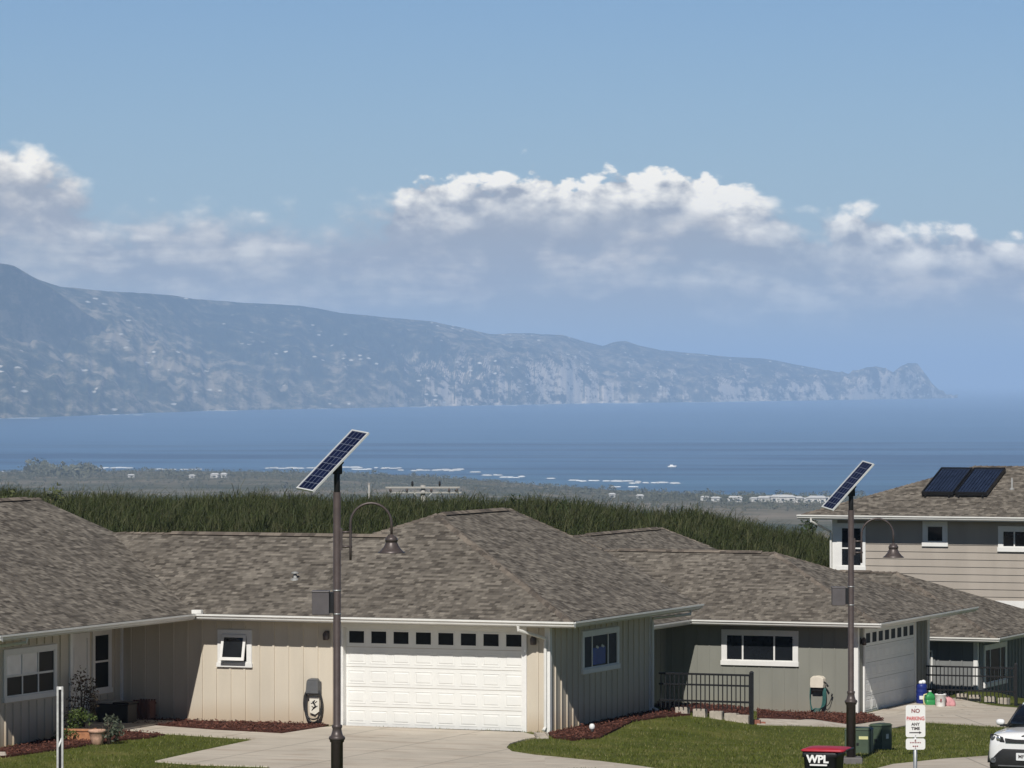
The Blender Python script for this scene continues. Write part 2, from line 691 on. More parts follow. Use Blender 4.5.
def solar_cells(name, cw=0.125, ch=0.16, line=(0.16, 0.18, 0.22)):
    m, t, b = base_mat(name)
    uv = t.n('ShaderNodeUVMap').outputs[0]
    br = t.n('ShaderNodeTexBrick')
    br.offset = 0
    for k, v in (('Scale', 1), ('Brick Width', cw), ('Row Height', ch), ('Mortar Size', 0.0045), ('Mortar Smooth', 0.0), ('Bias', 0)):
        br.inputs[k].default_value = v
    br.inputs['Color1'].default_value = (0.006, 0.010, 0.035, 1)
    br.inputs['Color2'].default_value = (0.012, 0.018, 0.055, 1)
    br.inputs['Mortar'].default_value = (*line, 1)
    t.put(br.inputs['Vector'], uv)
    t.put(b.inputs['Base Color'], br.outputs[0])
    b.inputs['Roughness'].default_value = 0.25
    return m


M_SHINGLE = shingle('asphalt_shingles', [(0.058, 0.050, 0.041), (0.112, 0.098, 0.082), (0.176, 0.156, 0.130), (0.265, 0.236, 0.196)])
M_SHINGLE_CAP = shingle('ridge_shingles', [(0.07, 0.06, 0.05), (0.12, 0.10, 0.083), (0.18, 0.153, 0.125), (0.25, 0.21, 0.17)], row=0.3, wid=0.2)
M_WALL1 = siding('beige_board_siding', (0.56, 0.50, 0.405))
M_WALL2 = siding('sage_grey_board_siding', (0.215, 0.215, 0.185), soil=0.1)
M_WALL3 = siding('slate_grey_board_siding', (0.20, 0.205, 0.20))
M_WALL4 = siding('taupe_lap_siding', (0.36, 0.32, 0.275))
M_TRIM = paint('white_trim_paint', (0.74, 0.73, 0.70), 0.5, 0.05)
M_GUTTER = paint('white_gutter_metal', (0.72, 0.71, 0.67), 0.4, 0.06, 2)
M_DOOR = paint('white_garage_door', (0.75, 0.745, 0.71), 0.45, 0.03)
M_SOFFIT = paint('soffit_paint', (0.6, 0.58, 0.53), 0.7, 0.05)
M_GLASS = glass('window_glass')
M_PALEGLASS = glass('pale_glass', (0.62, 0.64, 0.67), 0.12)  # pale tint painted in for the whitish reflection on upper panes
M_BRONZE = paint('bronze_powder_coat', (0.085, 0.068, 0.064), 0.42, 0.15, 6, metal=0.25)
M_BLACK = paint('black_satin_metal', (0.012, 0.012, 0.013), 0.45, 0.2, 6)
M_ALU = paint('aluminium_frame', (0.78, 0.79, 0.78), 0.35, 0.05, 8, metal=0.3)
M_GALV = paint('galvanised_steel', (0.42, 0.43, 0.43), 0.45, 0.12, 14, metal=0.6)
M_CELLS = solar_cells('blue_solar_cells')
M_LENS = paint('lamp_lens', (0.7, 0.7, 0.66), 0.2, 0.04)
M_CONC = concrete('driveway_concrete', (0.56, 0.50, 0.415))
M_BLOCK = paint('concrete_block', (0.42, 0.37, 0.31), 0.9, 0.2, 8, bump=0.5)
M_FOUND = paint('foundation_concrete', (0.36, 0.33, 0.29), 0.9, 0.15, 6)
M_BRICK = paint('red_brick', (0.27, 0.11, 0.075), 0.9, 0.25, 9, bump=0.4)
M_LAWN = ground_mat('lawn_ground', [(0.048, 0.058, 0.010), (0.082, 0.098, 0.018), (0.17, 0.155, 0.048)])
M_MULCH = ground_mat('bark_mulch', [(0.035, 0.014, 0.010), (0.075, 0.028, 0.020), (0.13, 0.055, 0.040)], 2.0, 1.0)
M_CHIP = leaf_mat('mulch_chips', (0.05, 0.018, 0.012), (0.16, 0.065, 0.045), 0.0, 0.9)
M_BLADE = leaf_mat('lawn_blades', (0.050, 0.074, 0.009), (0.155, 0.178, 0.030), 0.25, dry=(0.26, 0.235, 0.10))
M_CANE = leaf_mat('tall_grass', (0.012, 0.019, 0.006), (0.074, 0.094, 0.027), 0.22, dry=(0.12, 0.115, 0.055))
M_CANE2 = leaf_mat('pale_grass', (0.07, 0.085, 0.03), (0.17, 0.19, 0.075), 0.3)
M_LEAF = leaf_mat('shrub_leaves', (0.018, 0.035, 0.012), (0.06, 0.085, 0.03), 0.2)
M_HERB = leaf_mat('herb_leaves', (0.05, 0.085, 0.02), (0.13, 0.17, 0.05), 0.3)
M_GREYLEAF = leaf_mat('grey_green_leaves', (0.05, 0.065, 0.045), (0.14, 0.16, 0.11), 0.25)
M_REDLEAF = leaf_mat('dark_red_leaves', (0.06, 0.045, 0.03), (0.17, 0.12, 0.075), 0.2)
M_BARK = paint('bark', (0.10, 0.075, 0.055), 0.9, 0.3, 12, bump=0.6)
M_TERRA = paint('terracotta', (0.42, 0.19, 0.095), 0.85, 0.22, 9)
M_PINKPOT = paint('weathered_pink_pot', (0.50, 0.31, 0.22), 0.85, 0.35, 10)
M_SOIL = paint('potting_soil', (0.03, 0.022, 0.016), 0.95, 0.3, 20)

# ------------------------------------------------------------------ ground and paving
def build_ground():
    xs = np.concatenate([np.arange(-150, -45, 7.5), np.arange(-45, 36, 0.75), np.arange(36, 150, 7.5)])
    ys = np.concatenate([np.arange(-60, 60, 6.0), np.arange(60, 170, 0.75), np.arange(170, 420, 4.0)])
    vs = [(x, y, hground(x, y)) for y in ys for x in xs]
    n = len(xs)
    fs = [(j * n + i, j * n + i + 1, (j + 1) * n + i + 1, (j + 1) * n + i) for j in range(len(ys) - 1) for i in range(n - 1)]
    kind(mesh_np('ground', vs, fs, M_LAWN, smooth=True), 'structure')


build_ground()


def sheet(name, pts, mat, off, skirt=0.12, rough=0.0, cell=0.75):
    """a slab laid over the ground: outline points in the world, top follows the ground"""
    bm = bmesh.new()
    bm.faces.new([bm.verts.new((p[0], p[1], 0)) for p in pts])
    bmesh.ops.triangulate(bm, faces=bm.faces[:])
    x0, x1 = min(p[0] for p in pts), max(p[0] for p in pts)
    y0, y1 = min(p[1] for p in pts), max(p[1] for p in pts)
    for ax, lo, hi in ((0, x0, x1), (1, y0, y1)):
        k = math.floor(lo / cell) + 1
        while k * cell < hi:
            co = [0, 0, 0]
            no = [0, 0, 0]
            co[ax] = k * cell
            no[ax] = 1
            bmesh.ops.bisect_plane(bm, geom=bm.verts[:] + bm.edges[:] + bm.faces[:], plane_co=co, plane_no=no)
            k += 1
    for v in bm.verts:
        z = hground(v.co.x, v.co.y) + off
        if rough:
            z += rough * (mnoise.noise(v.co * 2.3) + 0.5 * mnoise.noise(v.co * 7))
        v.co.z = z
    bmesh.ops.recalc_face_normals(bm, faces=bm.faces[:])
    for f in bm.faces:
        if f.normal.z < 0:
            f.normal_flip()
    edges = [e for e in bm.edges if len(e.link_faces) == 1]
    r = bmesh.ops.extrude_edge_only(bm, edges=edges)
    for v in [g for g in r['geom'] if isinstance(g, bmesh.types.BMVert)]:
        v.co.z -= skirt
    mb = MB()
    mb.bm.free()
    mb.bm = bm
    return mb.build(name, mat, recalc=False)


def outline(*px):
    return [G(x, y) for x, y in px]


drive1 = outline((118, 731.3), (155, 726.5), (215, 731), (282, 734.5), (322, 728.3), (343, 726.5), (522, 733.2), (541, 737.5), (524, 740.5),
                 (510, 744.5), (506.5, 748.5), (512, 752.5), (535, 756), (560, 758.3), (600, 762.2), (640, 767.2), (665, 771), (272, 771), (268, 767.4),
                 (200, 765.5), (155, 762.2), (200, 752), (257, 740))
kind(sheet('driveway', drive1, M_CONC, 0.03), 'structure')
drive2 = outline((866, 714.3), (917, 702), (931, 699.3), (955, 698.8), (1016, 708.5), (1070, 713), (1070, 730), (992, 726.8), (925, 722.6),
                 (897, 728), (878, 729.6), (766, 725.4), (757, 724.9), (757, 719.4), (800, 721.0), (866, 724.2))
kind(sheet('driveway', drive2, M_CONC, 0.03), 'structure')
walk = outline((870, 771.5), (893, 765.5), (940, 760.5), (990, 757), (1075, 752.5), (1085, 770), (1085, 772))
kind(sheet('sidewalk', walk, M_CONC, 0.035), 'structure')

M_BEDS = []


def bed(name_pts, off=0.045):
    o = sheet('mulch_bed', name_pts, M_MULCH, off, 0.08, 0.03, 0.25)
    kind(o, 'structure')
    M_BEDS.append(name_pts)


bed(outline((118, 726), (160, 718.4), (330, 725.5), (322, 728.2), (282, 734.3), (215, 730.8), (155, 726.3)))
bed(outline((-10, 752), (58, 738.8), (90, 735.5), (118, 731.6), (165, 735.5), (150, 738.5), (120, 741), (75, 748), (0, 758.5), (-12, 761)))
bed(outline((548, 734.5), (652, 711.2), (668, 713.2), (690, 715.5), (660, 718), (633, 722), (600, 738.6), (572, 741.0), (553, 738.4)))
bed(outline((757, 708.5), (858, 711.8), (866, 714.5), (884, 721.6), (866, 723.9), (800, 720.7), (757, 719.1)))
bed(outline((655, 706), (745, 709.5), (752, 712.5), (752, 716.5), (690, 713), (672, 712)))


# ------------------------------------------------------------------ sea, far coast, mountains
def far_material(name, cols, rock, dist_scale, speck=True):
    m, t, b = base_mat(name)
    o = t.n('ShaderNodeTexCoord').outputs['Object']
    g = t.n('ShaderNodeNewGeometry')
    s = dist_scale
    a = t.noise(o, 0.00045 * s, 6, 0.62, 0.4)
    f = t.noise(t.scale(o, (1, 0.35, 1.6)), 0.014 * s, 8, 0.70)
    v = t.math('ADD', t.math('MULTIPLY', a, 0.34), t.math('MULTIPLY', f, 0.66))
    c = t.ramp(v, [(0.43, cols[0]), (0.485, cols[1]), (0.535, cols[2]), (0.59, cols[3])])
    x, y, z = t.sep(g.outputs['True Normal'])
    steep = t.step(z, 0.86, 0.55)
    rk = t.math('MULTIPLY', steep, t.step(t.math('ADD', t.math('MULTIPLY', f, .55), t.math('MULTIPLY', t.noise(o, 0.0022, 4, 0.6), .45)), 0.47, 0.55))
    px, py, pz = t.sep(o)
    rk = t.math('MULTIPLY', rk, t.step(pz, SEA + 320, SEA + 120))
    rk = t.math('MULTIPLY', rk, t.step(t.math('DIVIDE', px, py), -0.035, -0.012))
    c = t.mix(rk, c, rock)
    if speck:
        vo = t.n('ShaderNodeTexVoronoi')
        vo.inputs['Scale'].default_value = 0.030
        t.put(vo.inputs['Vector'], t.scale(o, (1, .12, 2.2)))
        town = t.step(t.noise(o, 0.0014, 4, 0.65), 0.47, 0.56)
        pick = t.math('GREATER_THAN', t.sep(vo.outputs['Color'])[0], 0.72)
        sp = t.math('MULTIPLY', t.math('MULTIPLY', t.step(vo.outputs['Distance'], 0.34, 0.16), town), pick)
        c = t.mix(sp, c, (0.80, 0.75, 0.66))
    t.put(b.inputs['Base Color'], c)
    b.inputs['Roughness'].default_value = 1.0
    b.inputs['Specular IOR Level'].default_value = 0.0
    return m


M_MOUNT = far_material('mountain_slopes', [(0.012, 0.018, 0.008), (0.045, 0.048, 0.024), (0.13, 0.115, 0.07), (0.33, 0.28, 0.20)], (0.80, 0.68, 0.54), 1.0)
M_SPUR = far_material('shaded_ridge', [(0.014, 0.020, 0.009), (0.040, 0.045, 0.024), (0.085, 0.078, 0.048), (0.18, 0.155, 0.105)], (0.1, 0.09, 0.07), 1.0, False)  # shadow painted in: mountain tones darkened for the shadowed spur


def mountain(name, base, ridge, cliff, depth, mat, pxs, amp, seed, extra=0.0):
    bx, by = zip(*base)
    rx, ry = zip(*ridge)
    cx, cy = zip(*cliff)
    dx, dy = zip(*depth)
    rs = np.concatenate([np.linspace(0, 0.12, 12), np.linspace(0.135, 1.0, 84), np.linspace(1.03, 1.5, 10)])
    vs = []
    for p in pxs:
        t = (p - CX) / F
        D0 = 100.0 * F / (np.interp(p, bx, by) - HY) + extra
        DR = D0 + np.interp(p, dx, dy)
        zr = HC + (HY - np.interp(p, rx, ry)) * DR / F
        H = zr - SEA
        c = np.interp(p, cx, cy)
        jag = 55 * mnoise.fractal(Vector((p * .03, seed, 0)), 1, 2, 5)
        for r in rs:
            D = D0 + jag * (1 - min(1, r)) * 3 + (DR - D0) * r
            x, y = t * D, D
            P = Vector((x * .00075, y * .00075, seed))
            n = mnoise.fractal(P, 0.9, 2.1, 7)
            rid = 1 - 2 * abs(mnoise.noise(Vector((p * .026 + 0.9 * n + .5 * r, r * 2.2, seed + 9))))
            rid2 = 1 - 2 * abs(mnoise.noise(Vector((p * .07, r * 2.5 + n, seed + 19))))
            if r <= 1:
                g = c * sst(r, 0, 0.10 + .04 * n) + (1 - c) * (r ** (1.35 - 0.5 * sst(p, 150, 420)))
                env = min(1, r * 6) * (1 - r) ** 0.7
                h = H * g + env * amp * (1.15 * n + (0.34 + .12 * min(1, max(0, (p - 350) / 150))) * rid + 0.30 * rid2) + (r > .9) * 8 * n
            else:
                h = H * (1 - (r - 1) * 1.8) + 20 * n * (r - 1)
            if r == 0:
                h = -30
            vs.append((x, y, SEA + h))
    n = len(rs)
    fs = [(i * n + j, (i + 1) * n + j, (i + 1) * n + j + 1, i * n + j + 1) for i in range(len(pxs) - 1) for j in range(n - 1)]
    o = mesh_np(name, vs, fs, mat, smooth=True)
    kind(o, 'structure')


coast_px = [(-500, 428), (-200, 422), (0, 418.5), (100, 415), (200, 411), (300, 409), (400, 407), (500, 405), (600, 403), (700, 402), (800, 400.5), (900, 399), (960, 398.2)]
mountain('mountain', coast_px,
         [(-500, 268), (-250, 262), (0, 266), (20, 272), (40, 281), (60, 287), (100, 290), (150, 293), (200, 298), (250, 303), (300, 306), (340, 313), (430, 321), (470, 329),
          (490, 334), (530, 334), (562, 335), (585, 342), (603, 346), (614, 342), (626, 341), (640, 346), (660, 350), (700, 354), (730, 357), (760, 358), (775, 360), (800, 365), (826, 370),
          (850, 374), (866, 367.5), (876, 366), (886, 368), (893, 372), (900, 366), (908, 362.5), (917, 362.5), (924, 372), (932, 384), (941, 392), (946, 397), (960, 398.1)],
         [(-500, .02), (380, .03), (430, .16), (650, .25), (860, .35), (900, .55), (960, .6)],
         [(-500, 3500), (0, 3300), (300, 3200), (500, 3000), (700, 2600), (820, 1700), (880, 900), (960, 350)],
         M_MOUNT, np.concatenate([np.arange(-1700, -500, 40.0), np.arange(-500, -20, 8.0), np.arange(-20, 958, 1.6)]), 85, 3.1)
mountain('mountain', coast_px,
         [(-500, 270), (-250, 264), (-60, 259), (0, 262.5), (14, 265.5), (28, 273), (42, 281), (58, 291), (74, 303), (88, 314), (100, 322), (130, 345)],
         [(-500, .02), (110, .02)], [(-500, 700), (130, 600)], M_SPUR, np.concatenate([np.arange(-1700, -500, 40.0), np.arange(-500, -20, 8.0), np.arange(-20, 131, 2.0)]), 90, 7.7, 1500)


def sea_material():
    m, t, b = base_mat('sea_water')
    o = t.n('ShaderNodeTexCoord').outputs['Object']
    big = t.noise(t.scale(o, (0.00035, 0.0017, 1)), 1.0, 6, 0.62, 0.6)
    mid = t.noise(t.scale(o, (0.0022, 0.012, 1)), 1.0, 5, 0.65, 0.4)
    f = t.math('ADD', t.math('MULTIPLY', big, 0.65), t.math('MULTIPLY', mid, 0.35))
    c = t.mix(t.step(f, 0.44, 0.57), (0.005, 0.026, 0.080), (0.075, 0.155, 0.270))
    # sandy and reef shallows close inshore
    x, y, z = t.sep(o)
    sh = t.math('MULTIPLY', t.step(y, 5600, 4300), t.step(mid, 0.35, 0.6))
    c = t.mix(t.math('MULTIPLY', sh, 0.6), c, (0.05, 0.14, 0.19))
    sunlit_sea = t.step(t.math('ADD', y, t.math('MULTIPLY', t.math('SUBTRACT', big, 0.5), 2600.0)), 6900, 7700)  # far water painted lighter, as sunlit beyond a cloud shadow
    c = t.mix(t.math('MULTIPLY', sunlit_sea, 0.75), c, (0.085, 0.18, 0.31))
    t.put(b.inputs['Base Color'], c)
    b.inputs['Roughness'].default_value = 0.3
    b.inputs['Specular IOR Level'].default_value = 0.5
    bp = t.n('ShaderNodeBump')
    bp.inputs['Strength'].default_value = 0.3
    bp.inputs['Distance'].default_value = 1.5
    t.put(bp.inputs['Height'], t.noise(t.scale(o, (0.02, 0.05, 1)), 1.0, 4, 0.6))
    t.put(b.inputs['Normal'], bp.outputs[0])
    return m


FAR = 280000.0
sea = MB()
xs = [-FAR, -30000, -8000, -2000, 0, 2000, 8000, 30000, FAR]
ys = [1800, 3500, 5000, 8000, 14000, 24000, 50000, 120000, FAR]
for j in range(8):
    for i in range(8):
        sea.face([(xs[i], ys[j], SEA), (xs[i + 1], ys[j], SEA), (xs[i + 1], ys[j + 1], SEA), (xs[i], ys[j + 1], SEA)])
bmesh.ops.remove_doubles(sea.bm, verts=sea.bm.verts[:], dist=0.01)
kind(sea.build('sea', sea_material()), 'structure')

SHORE = [(-800, 470.0), (0, 472.5), (60, 472.5), (150, 471.5), (250, 472.5), (330, 474), (420, 477.5), (500, 483), (560, 488), (620, 491.5), (680, 494), (740, 495.5), (850, 496.5), (1100, 497.5), (1800, 498)]


def shore_dist(t):
    return 100.0 * F / (np.interp(CX + t * F, [a for a, b in SHORE], [b for a, b in SHORE]) - HY)


def hplain(t, D):
    x = t * D
    Ds = shore_dist(t)
    n = mnoise.fractal(Vector((x * .0012, D * .0012, 2.2)), 1, 2, 5)
    e = Ds - D + 60 * n
    z = SEA + 2.0 + 3.5 * sst(e, 0, 700) + 1.2 * n
    if e < 40:
        z = SEA + 2.5 * e / 40 if e > -40 else SEA - 2.5
    up = sst(D, 1700, 380)
    return z * (1 - up) + up * (-52 - (D - 380) * 0.022 + 2 * n)


def build_plain():
    m, t, b = base_mat('coastal_plain')
    o = t.n('ShaderNodeTexCoord').outputs['Object']
    a = t.noise(t.scale(o, (0.0016, 0.0034, 1)), 1.0, 5, 0.6, 0.4)
    f = t.noise(o, 0.025, 5, 0.7)
    v = t.math('ADD', t.math('MULTIPLY', a, 0.62), t.math('MULTIPLY', f, 0.38))
    c = t.ramp(v, [(0.38, (0.05, 0.06, 0.035)), (0.47, (0.10, 0.10, 0.065)), (0.55, (0.19, 0.165, 0.12)), (0.64, (0.28, 0.235, 0.18))])
    t.put(b.inputs['Base Color'], c)
    b.inputs['Roughness'].default_value = 1
    b.inputs['Specular IOR Level'].default_value = 0
    ts = np.linspace(-.42, .42, 260)
    Ds = np.concatenate([np.geomspace(380, 2500, 30), np.linspace(2600, 5600, 120)])
    vs = [(t_ * D, D, hplain(t_, D)) for D in Ds for t_ in ts]
    n = len(ts)
    fs = [(j * n + i, j * n + i + 1, (j + 1) * n + i + 1, (j + 1) * n + i) for j in range(len(Ds) - 1) for i in range(n - 1)]
    kind(mesh_np('coastal_plain', vs, fs, m, smooth=True), 'structure')


build_plain()


def blob_forest():
    """the belt of coastal trees some four kilometres off: leafy crowns, one mass"""
    vs, fs = [], []
    k = 0
    N = 3600
    while k < N:
        t_ = NR.uniform(-.13, .13)
        Ds = shore_dist(t_)
        back = abs(NR.normal(0, 1)) * 420 + 40
        if NR.rand() < .3:
            back = NR.uniform(40, 1500)
        D = Ds - back
        p = CX + t_ * F
        dens = 0.5 + 0.5 * mnoise.noise(Vector((t_ * 60, D * .004, 5)))
        if p > 690 and 650 < back < 1250:
            continue
        if NR.rand() > dens * 1.3:
            continue
        h = NR.uniform(1.3, 3.6) * (2.7 if (30 < p < 95 and back < 500) else 1) * (1.7 if NR.rand() < .06 else 1)
        r = h * NR.uniform(.55, 1.5)
        m = 34
        d = NR.normal(0, 1, (m, 3))
        d /= np.linalg.norm(d, axis=1)[:, None]
        c = d * (NR.rand(m, 1) ** .4) * [r, r, h * .55] + [t_ * D, D, hplain(t_, D) + h * .5]
        a = NR.normal(0, 1, (m, 3))
        b = NR.normal(0, 1, (m, 3))
        a *= h * .17 / np.linalg.norm(a, axis=1)[:, None]
        b *= h * .17 / np.linalg.norm(b, axis=1)[:, None]
        vs.append(np.stack([c - a, c + b, c + a, c - b], 1).reshape(-1, 3))
        fs.append(np.arange(m * 4).reshape(-1, 4) + k * m * 4)
        k += 1
    o = mesh_np('coastal_trees', np.concatenate(vs), np.concatenate(fs), M_FARTREE)
    kind(o, 'stuff')
    o['label'] = 'hazy belt of trees along the far shore'
    o['category'] = 'trees'


M_FARTREE = leaf_mat('far_tree_crowns', (0.045, 0.055, 0.035), (0.17, 0.165, 0.115), 0.0, 1.0)
blob_forest()
M_WHITE = paint('white_paint', (0.8, 0.8, 0.78), 0.6, 0.04)
M_FOAM = paint('sea_foam', (0.70, 0.73, 0.75), 0.9, 0.25, 0.02)
M_FARROOF = paint('pale_metal_roof', (0.55, 0.55, 0.54), 0.6, 0.1, 0.3)
M_WINDOW_FAR = paint('dark_window', (0.05, 0.06, 0.07), 0.3, 0.1, 1)


def far_building(px, py, w, h, d, first):
    P = at(px, py, 1)
    t_ = (px - CX) / F
    D = 100.0 * F / (py - HY) * 0.97
    D = (HC - (SEA + 5)) / ((py - HY) / F)
    o = thing('shore_building', 'small pale building among the trees along the far shore', 'building', (t_ * D, D, hplain(t_, D) - .5),
              R.uniform(-.3, .3), 'pale buildings along the far shore')
    a = MB()
    a.box((-w / 2, -d / 2, 0), (w / 2, d / 2, h))
    a.build('wall', M_SHORE, o)
    r = MB()
    r.frustum([Vector((-w / 2 - .6, -d / 2 - .6, h + .01)), Vector((w / 2 + .6, -d / 2 - .6, h + .01)), Vector((w / 2 + .6, d / 2 + .6, h + .01)), Vector((-w / 2 - .6, d / 2 + .6, h + .01))],
              [Vector((-w / 2 + d * .3, -.2, h * 1.35)), Vector((w / 2 - d * .3, -.2, h * 1.35)), Vector((w / 2 - d * .3, .2, h * 1.35)), Vector((-w / 2 + d * .3, .2, h * 1.35))])
    r.build('roof', M_FARROOF, o)
    wn = MB()
    k = int(w // 5)
    for i in range(k):
        x = -w / 2 + (i + .5) * w / k
        wn.box((x - 1, -d / 2 - .1, h * .35), (x + 1, -d / 2 - .01, h * .72))
    wn.build('window', M_WINDOW_FAR, o)


M_SHORE = paint('shore_wall_paint', (0.50, 0.49, 0.47), 0.8, 0.2, 0.08)
for px, py, w, h in [(735, 501, 16, 5), (756, 500.5, 13, 4), (763, 501, 12, 5), (771, 500.5, 16, 5), (781, 501, 24, 6), (787, 501.5, 18, 6), (797, 501.5, 14, 5),
                     (802, 501.5, 12, 4), (817, 502.5, 22, 6), (824, 502, 14, 5), (716, 500, 10, 4), (905 - 200, 499, 9, 4), (640, 497.5, 8, 4), (612, 496, 7, 4), (215, 478, 11, 5), (224, 477.5, 8, 5), (192, 478.5, 8, 4), (131, 478, 9, 4)]:
    far_building(px, py, w * .72, h * .8, w * .4, False)


def surf():
    """broken lines of white water on the reef: ragged low mounds of foam"""
    mb = MB()
    spans = [(0, 60, 473, 1.0), (84, 130, 468.2, 1.2), (265, 320, 468.2, 1.4), (330, 362, 467.8, 1.5), (352, 372, 469.5, 1.0), (368, 402, 468.4, 1.2), (400, 464, 470.6, 2.0), (445, 463, 470.0, 2.2),
             (470, 486, 472.6, 1.2), (480, 512, 475.0, 1.6), (519, 534, 476.4, 1.8), (545, 562, 479, 0.8), (572, 604, 481, 1.2), (606, 640, 481.6, 2.0), (630, 676, 483.2, 1.8), (664, 680, 485.5, 1.0), (610, 650, 487, 0.7),
             (500, 520, 477.5, .7), (148, 200, 469.5, .6), (90, 150, 414.8, 0.6), (0, 40, 418.4, .8), (200, 240, 410.8, .6), (300, 330, 408.6, .7), (395, 430, 406.7, .7), (470, 540, 405.3, .8), (560, 640, 403.4, .6), (680, 780, 402, .5), (880, 935, 397.6, .8)]
    for a, b, py, th in spans:
        n = max(2, int((b - a) / 5))
        for i in range(n):
            if R.random() < .3:
                continue
            p = a + (b - a) * (i + R.random()) / n
            y = py + R.uniform(-.45, .45)
            D = 100 * F / (y - HY)
            if py > 440 and D < shore_dist((p - CX) / F) + 25:
                D = shore_dist((p - CX) / F) + 25
            t_ = (p - CX) / F
            L = R.uniform(2.5, 7.5) * D / F
            dp = th * R.uniform(.2, .75) * D * D / (100 * F)
            pts = []
            for k in range(10):
                an = 2 * pi * k / 10
                rr = R.uniform(.65, 1.1)
                pts.append(Vector((t_ * D + L * cos(an) * rr, D + dp * .5 * sin(an) * rr, SEA + .15)))
            top = [Vector((t_ * D + (q.x - t_ * D) * .75, D + (q.y - D) * .6, SEA + .9)) for q in pts]
            mb.frustum(pts, top)
    o = kind(mb.build('surf', M_FOAM), 'stuff')
    o['label'] = 'white surf breaking in lines on the reef'
    o['category'] = 'surf'


surf()


def boat():
    D = 100 * F / (467.3 - HY)
    t_ = (672 - CX) / F
    o = thing('motor_boat', 'small white motor boat alone on the blue sea beyond the surf', 'boat', (t_ * D, D, SEA), 0.15)
    h = MB()
    rings = []
    for x, w, z in ((-5, 1.3, 1.5), (-2, 1.6, 1.5), (2, 1.5, 1.7), (4.2, .7, 2.0), (5.2, .05, 2.2)):
        rings.append([Vector((x, -w, z)), Vector((x, -w * .7, .05)), Vector((x, w * .7, .05)), Vector((x, w, z))])
    h.loft(rings)
    h.build('hull', M_WHITE, o)
    c = MB()
    c.frustum([Vector(p) for p in ((-2.6, -1.1, 1.5), (1.6, -1.1, 1.55), (1.6, 1.1, 1.55), (-2.6, 1.1, 1.5))],
              [Vector(p) for p in ((-2.4, -1, 3.1), (.7, -1, 3.1), (.7, 1, 3.1), (-2.4, 1, 3.1))])
    c.build('cabin', M_WHITE, o)


boat()


def build_haze():
    m = bpy.data.materials.new('haze_air')
    m.use_nodes = True
    nt = m.node_tree
    nt.nodes.clear()
    out = nt.nodes.new('ShaderNodeOutputMaterial')
    v = nt.nodes.new('ShaderNodeVolumePrincipled')
    v.inputs['Color'].default_value = (0.48, 0.69, 1.0, 1)
    v.inputs['Density'].default_value = 6.3e-5
    v.inputs['Anisotropy'].default_value = -0.18
    nt.links.new(v.outputs[0], out.inputs['Volume'])
    mb = MB()
    mb.box((-FAR - 500, -600, SEA - 32), (FAR + 500, FAR + 500, 455))
    kind(mb.build('haze', m), 'stuff')


build_haze()

# ------------------------------------------------------------------ houses
class Plot:
    """frame of one house: local x runs along its front, local y into its depth"""
    def __init__(s, O):
        s.O = O
        s.base = O.z

    def onv(s, px, py, v):
        d = ray(px, py)
        c = Vector((0, 0, HC)) - s.O
        t = (v - c.dot(V)) / d.dot(V)
        P = c + d * t
        return P.dot(U), P.z

    def onu(s, px, py, u):
        d = ray(px, py)
        c = Vector((0, 0, HC)) - s.O
        t = (u - c.dot(U)) / d.dot(U)
        P = c + d * t
        return P.dot(V), P.z

    def loc(s, P):
        d = P - s.O
        return Vector((d.dot(U), d.dot(V), d.z))


def wall_pt(axis, fixed, sign, s, d, z):
    """point on a wall: s along it, d metres out of its face"""
    return (s, fixed + sign * d, z) if axis == 'u' else (fixed + sign * d, s, z)


def wbox(mb, axis, fixed, sign, s0, s1, d0, d1, z0, z1):
    mb.box(wall_pt(axis, fixed, sign, s0, d0, z0), wall_pt(axis, fixed, sign, s1, d1, z1))


def battens(mb, axis, fixed, sign, s0, s1, z0, z1, holes=(), sp=0.405, w=0.055, d=0.028, start=None):
    s = s0 + 0.2 if start is None else start
    while s < s1 - 0.05:
        spans = [(z0, z1)]
        for a, b, c, e in holes:
            if a - 0.05 < s < b + 0.05:
                nx = []
                for p, q in spans:
                    if c > p:
                        nx.append((p, min(q, c)))
                    if e < q:
                        nx.append((max(p, e), q))
                spans = [t for t in nx if t[1] - t[0] > .05]
        for p, q in spans:
            wbox(mb, axis, fixed, sign, s - w / 2, s + w / 2, -0.01, d, p, q)
        s += sp


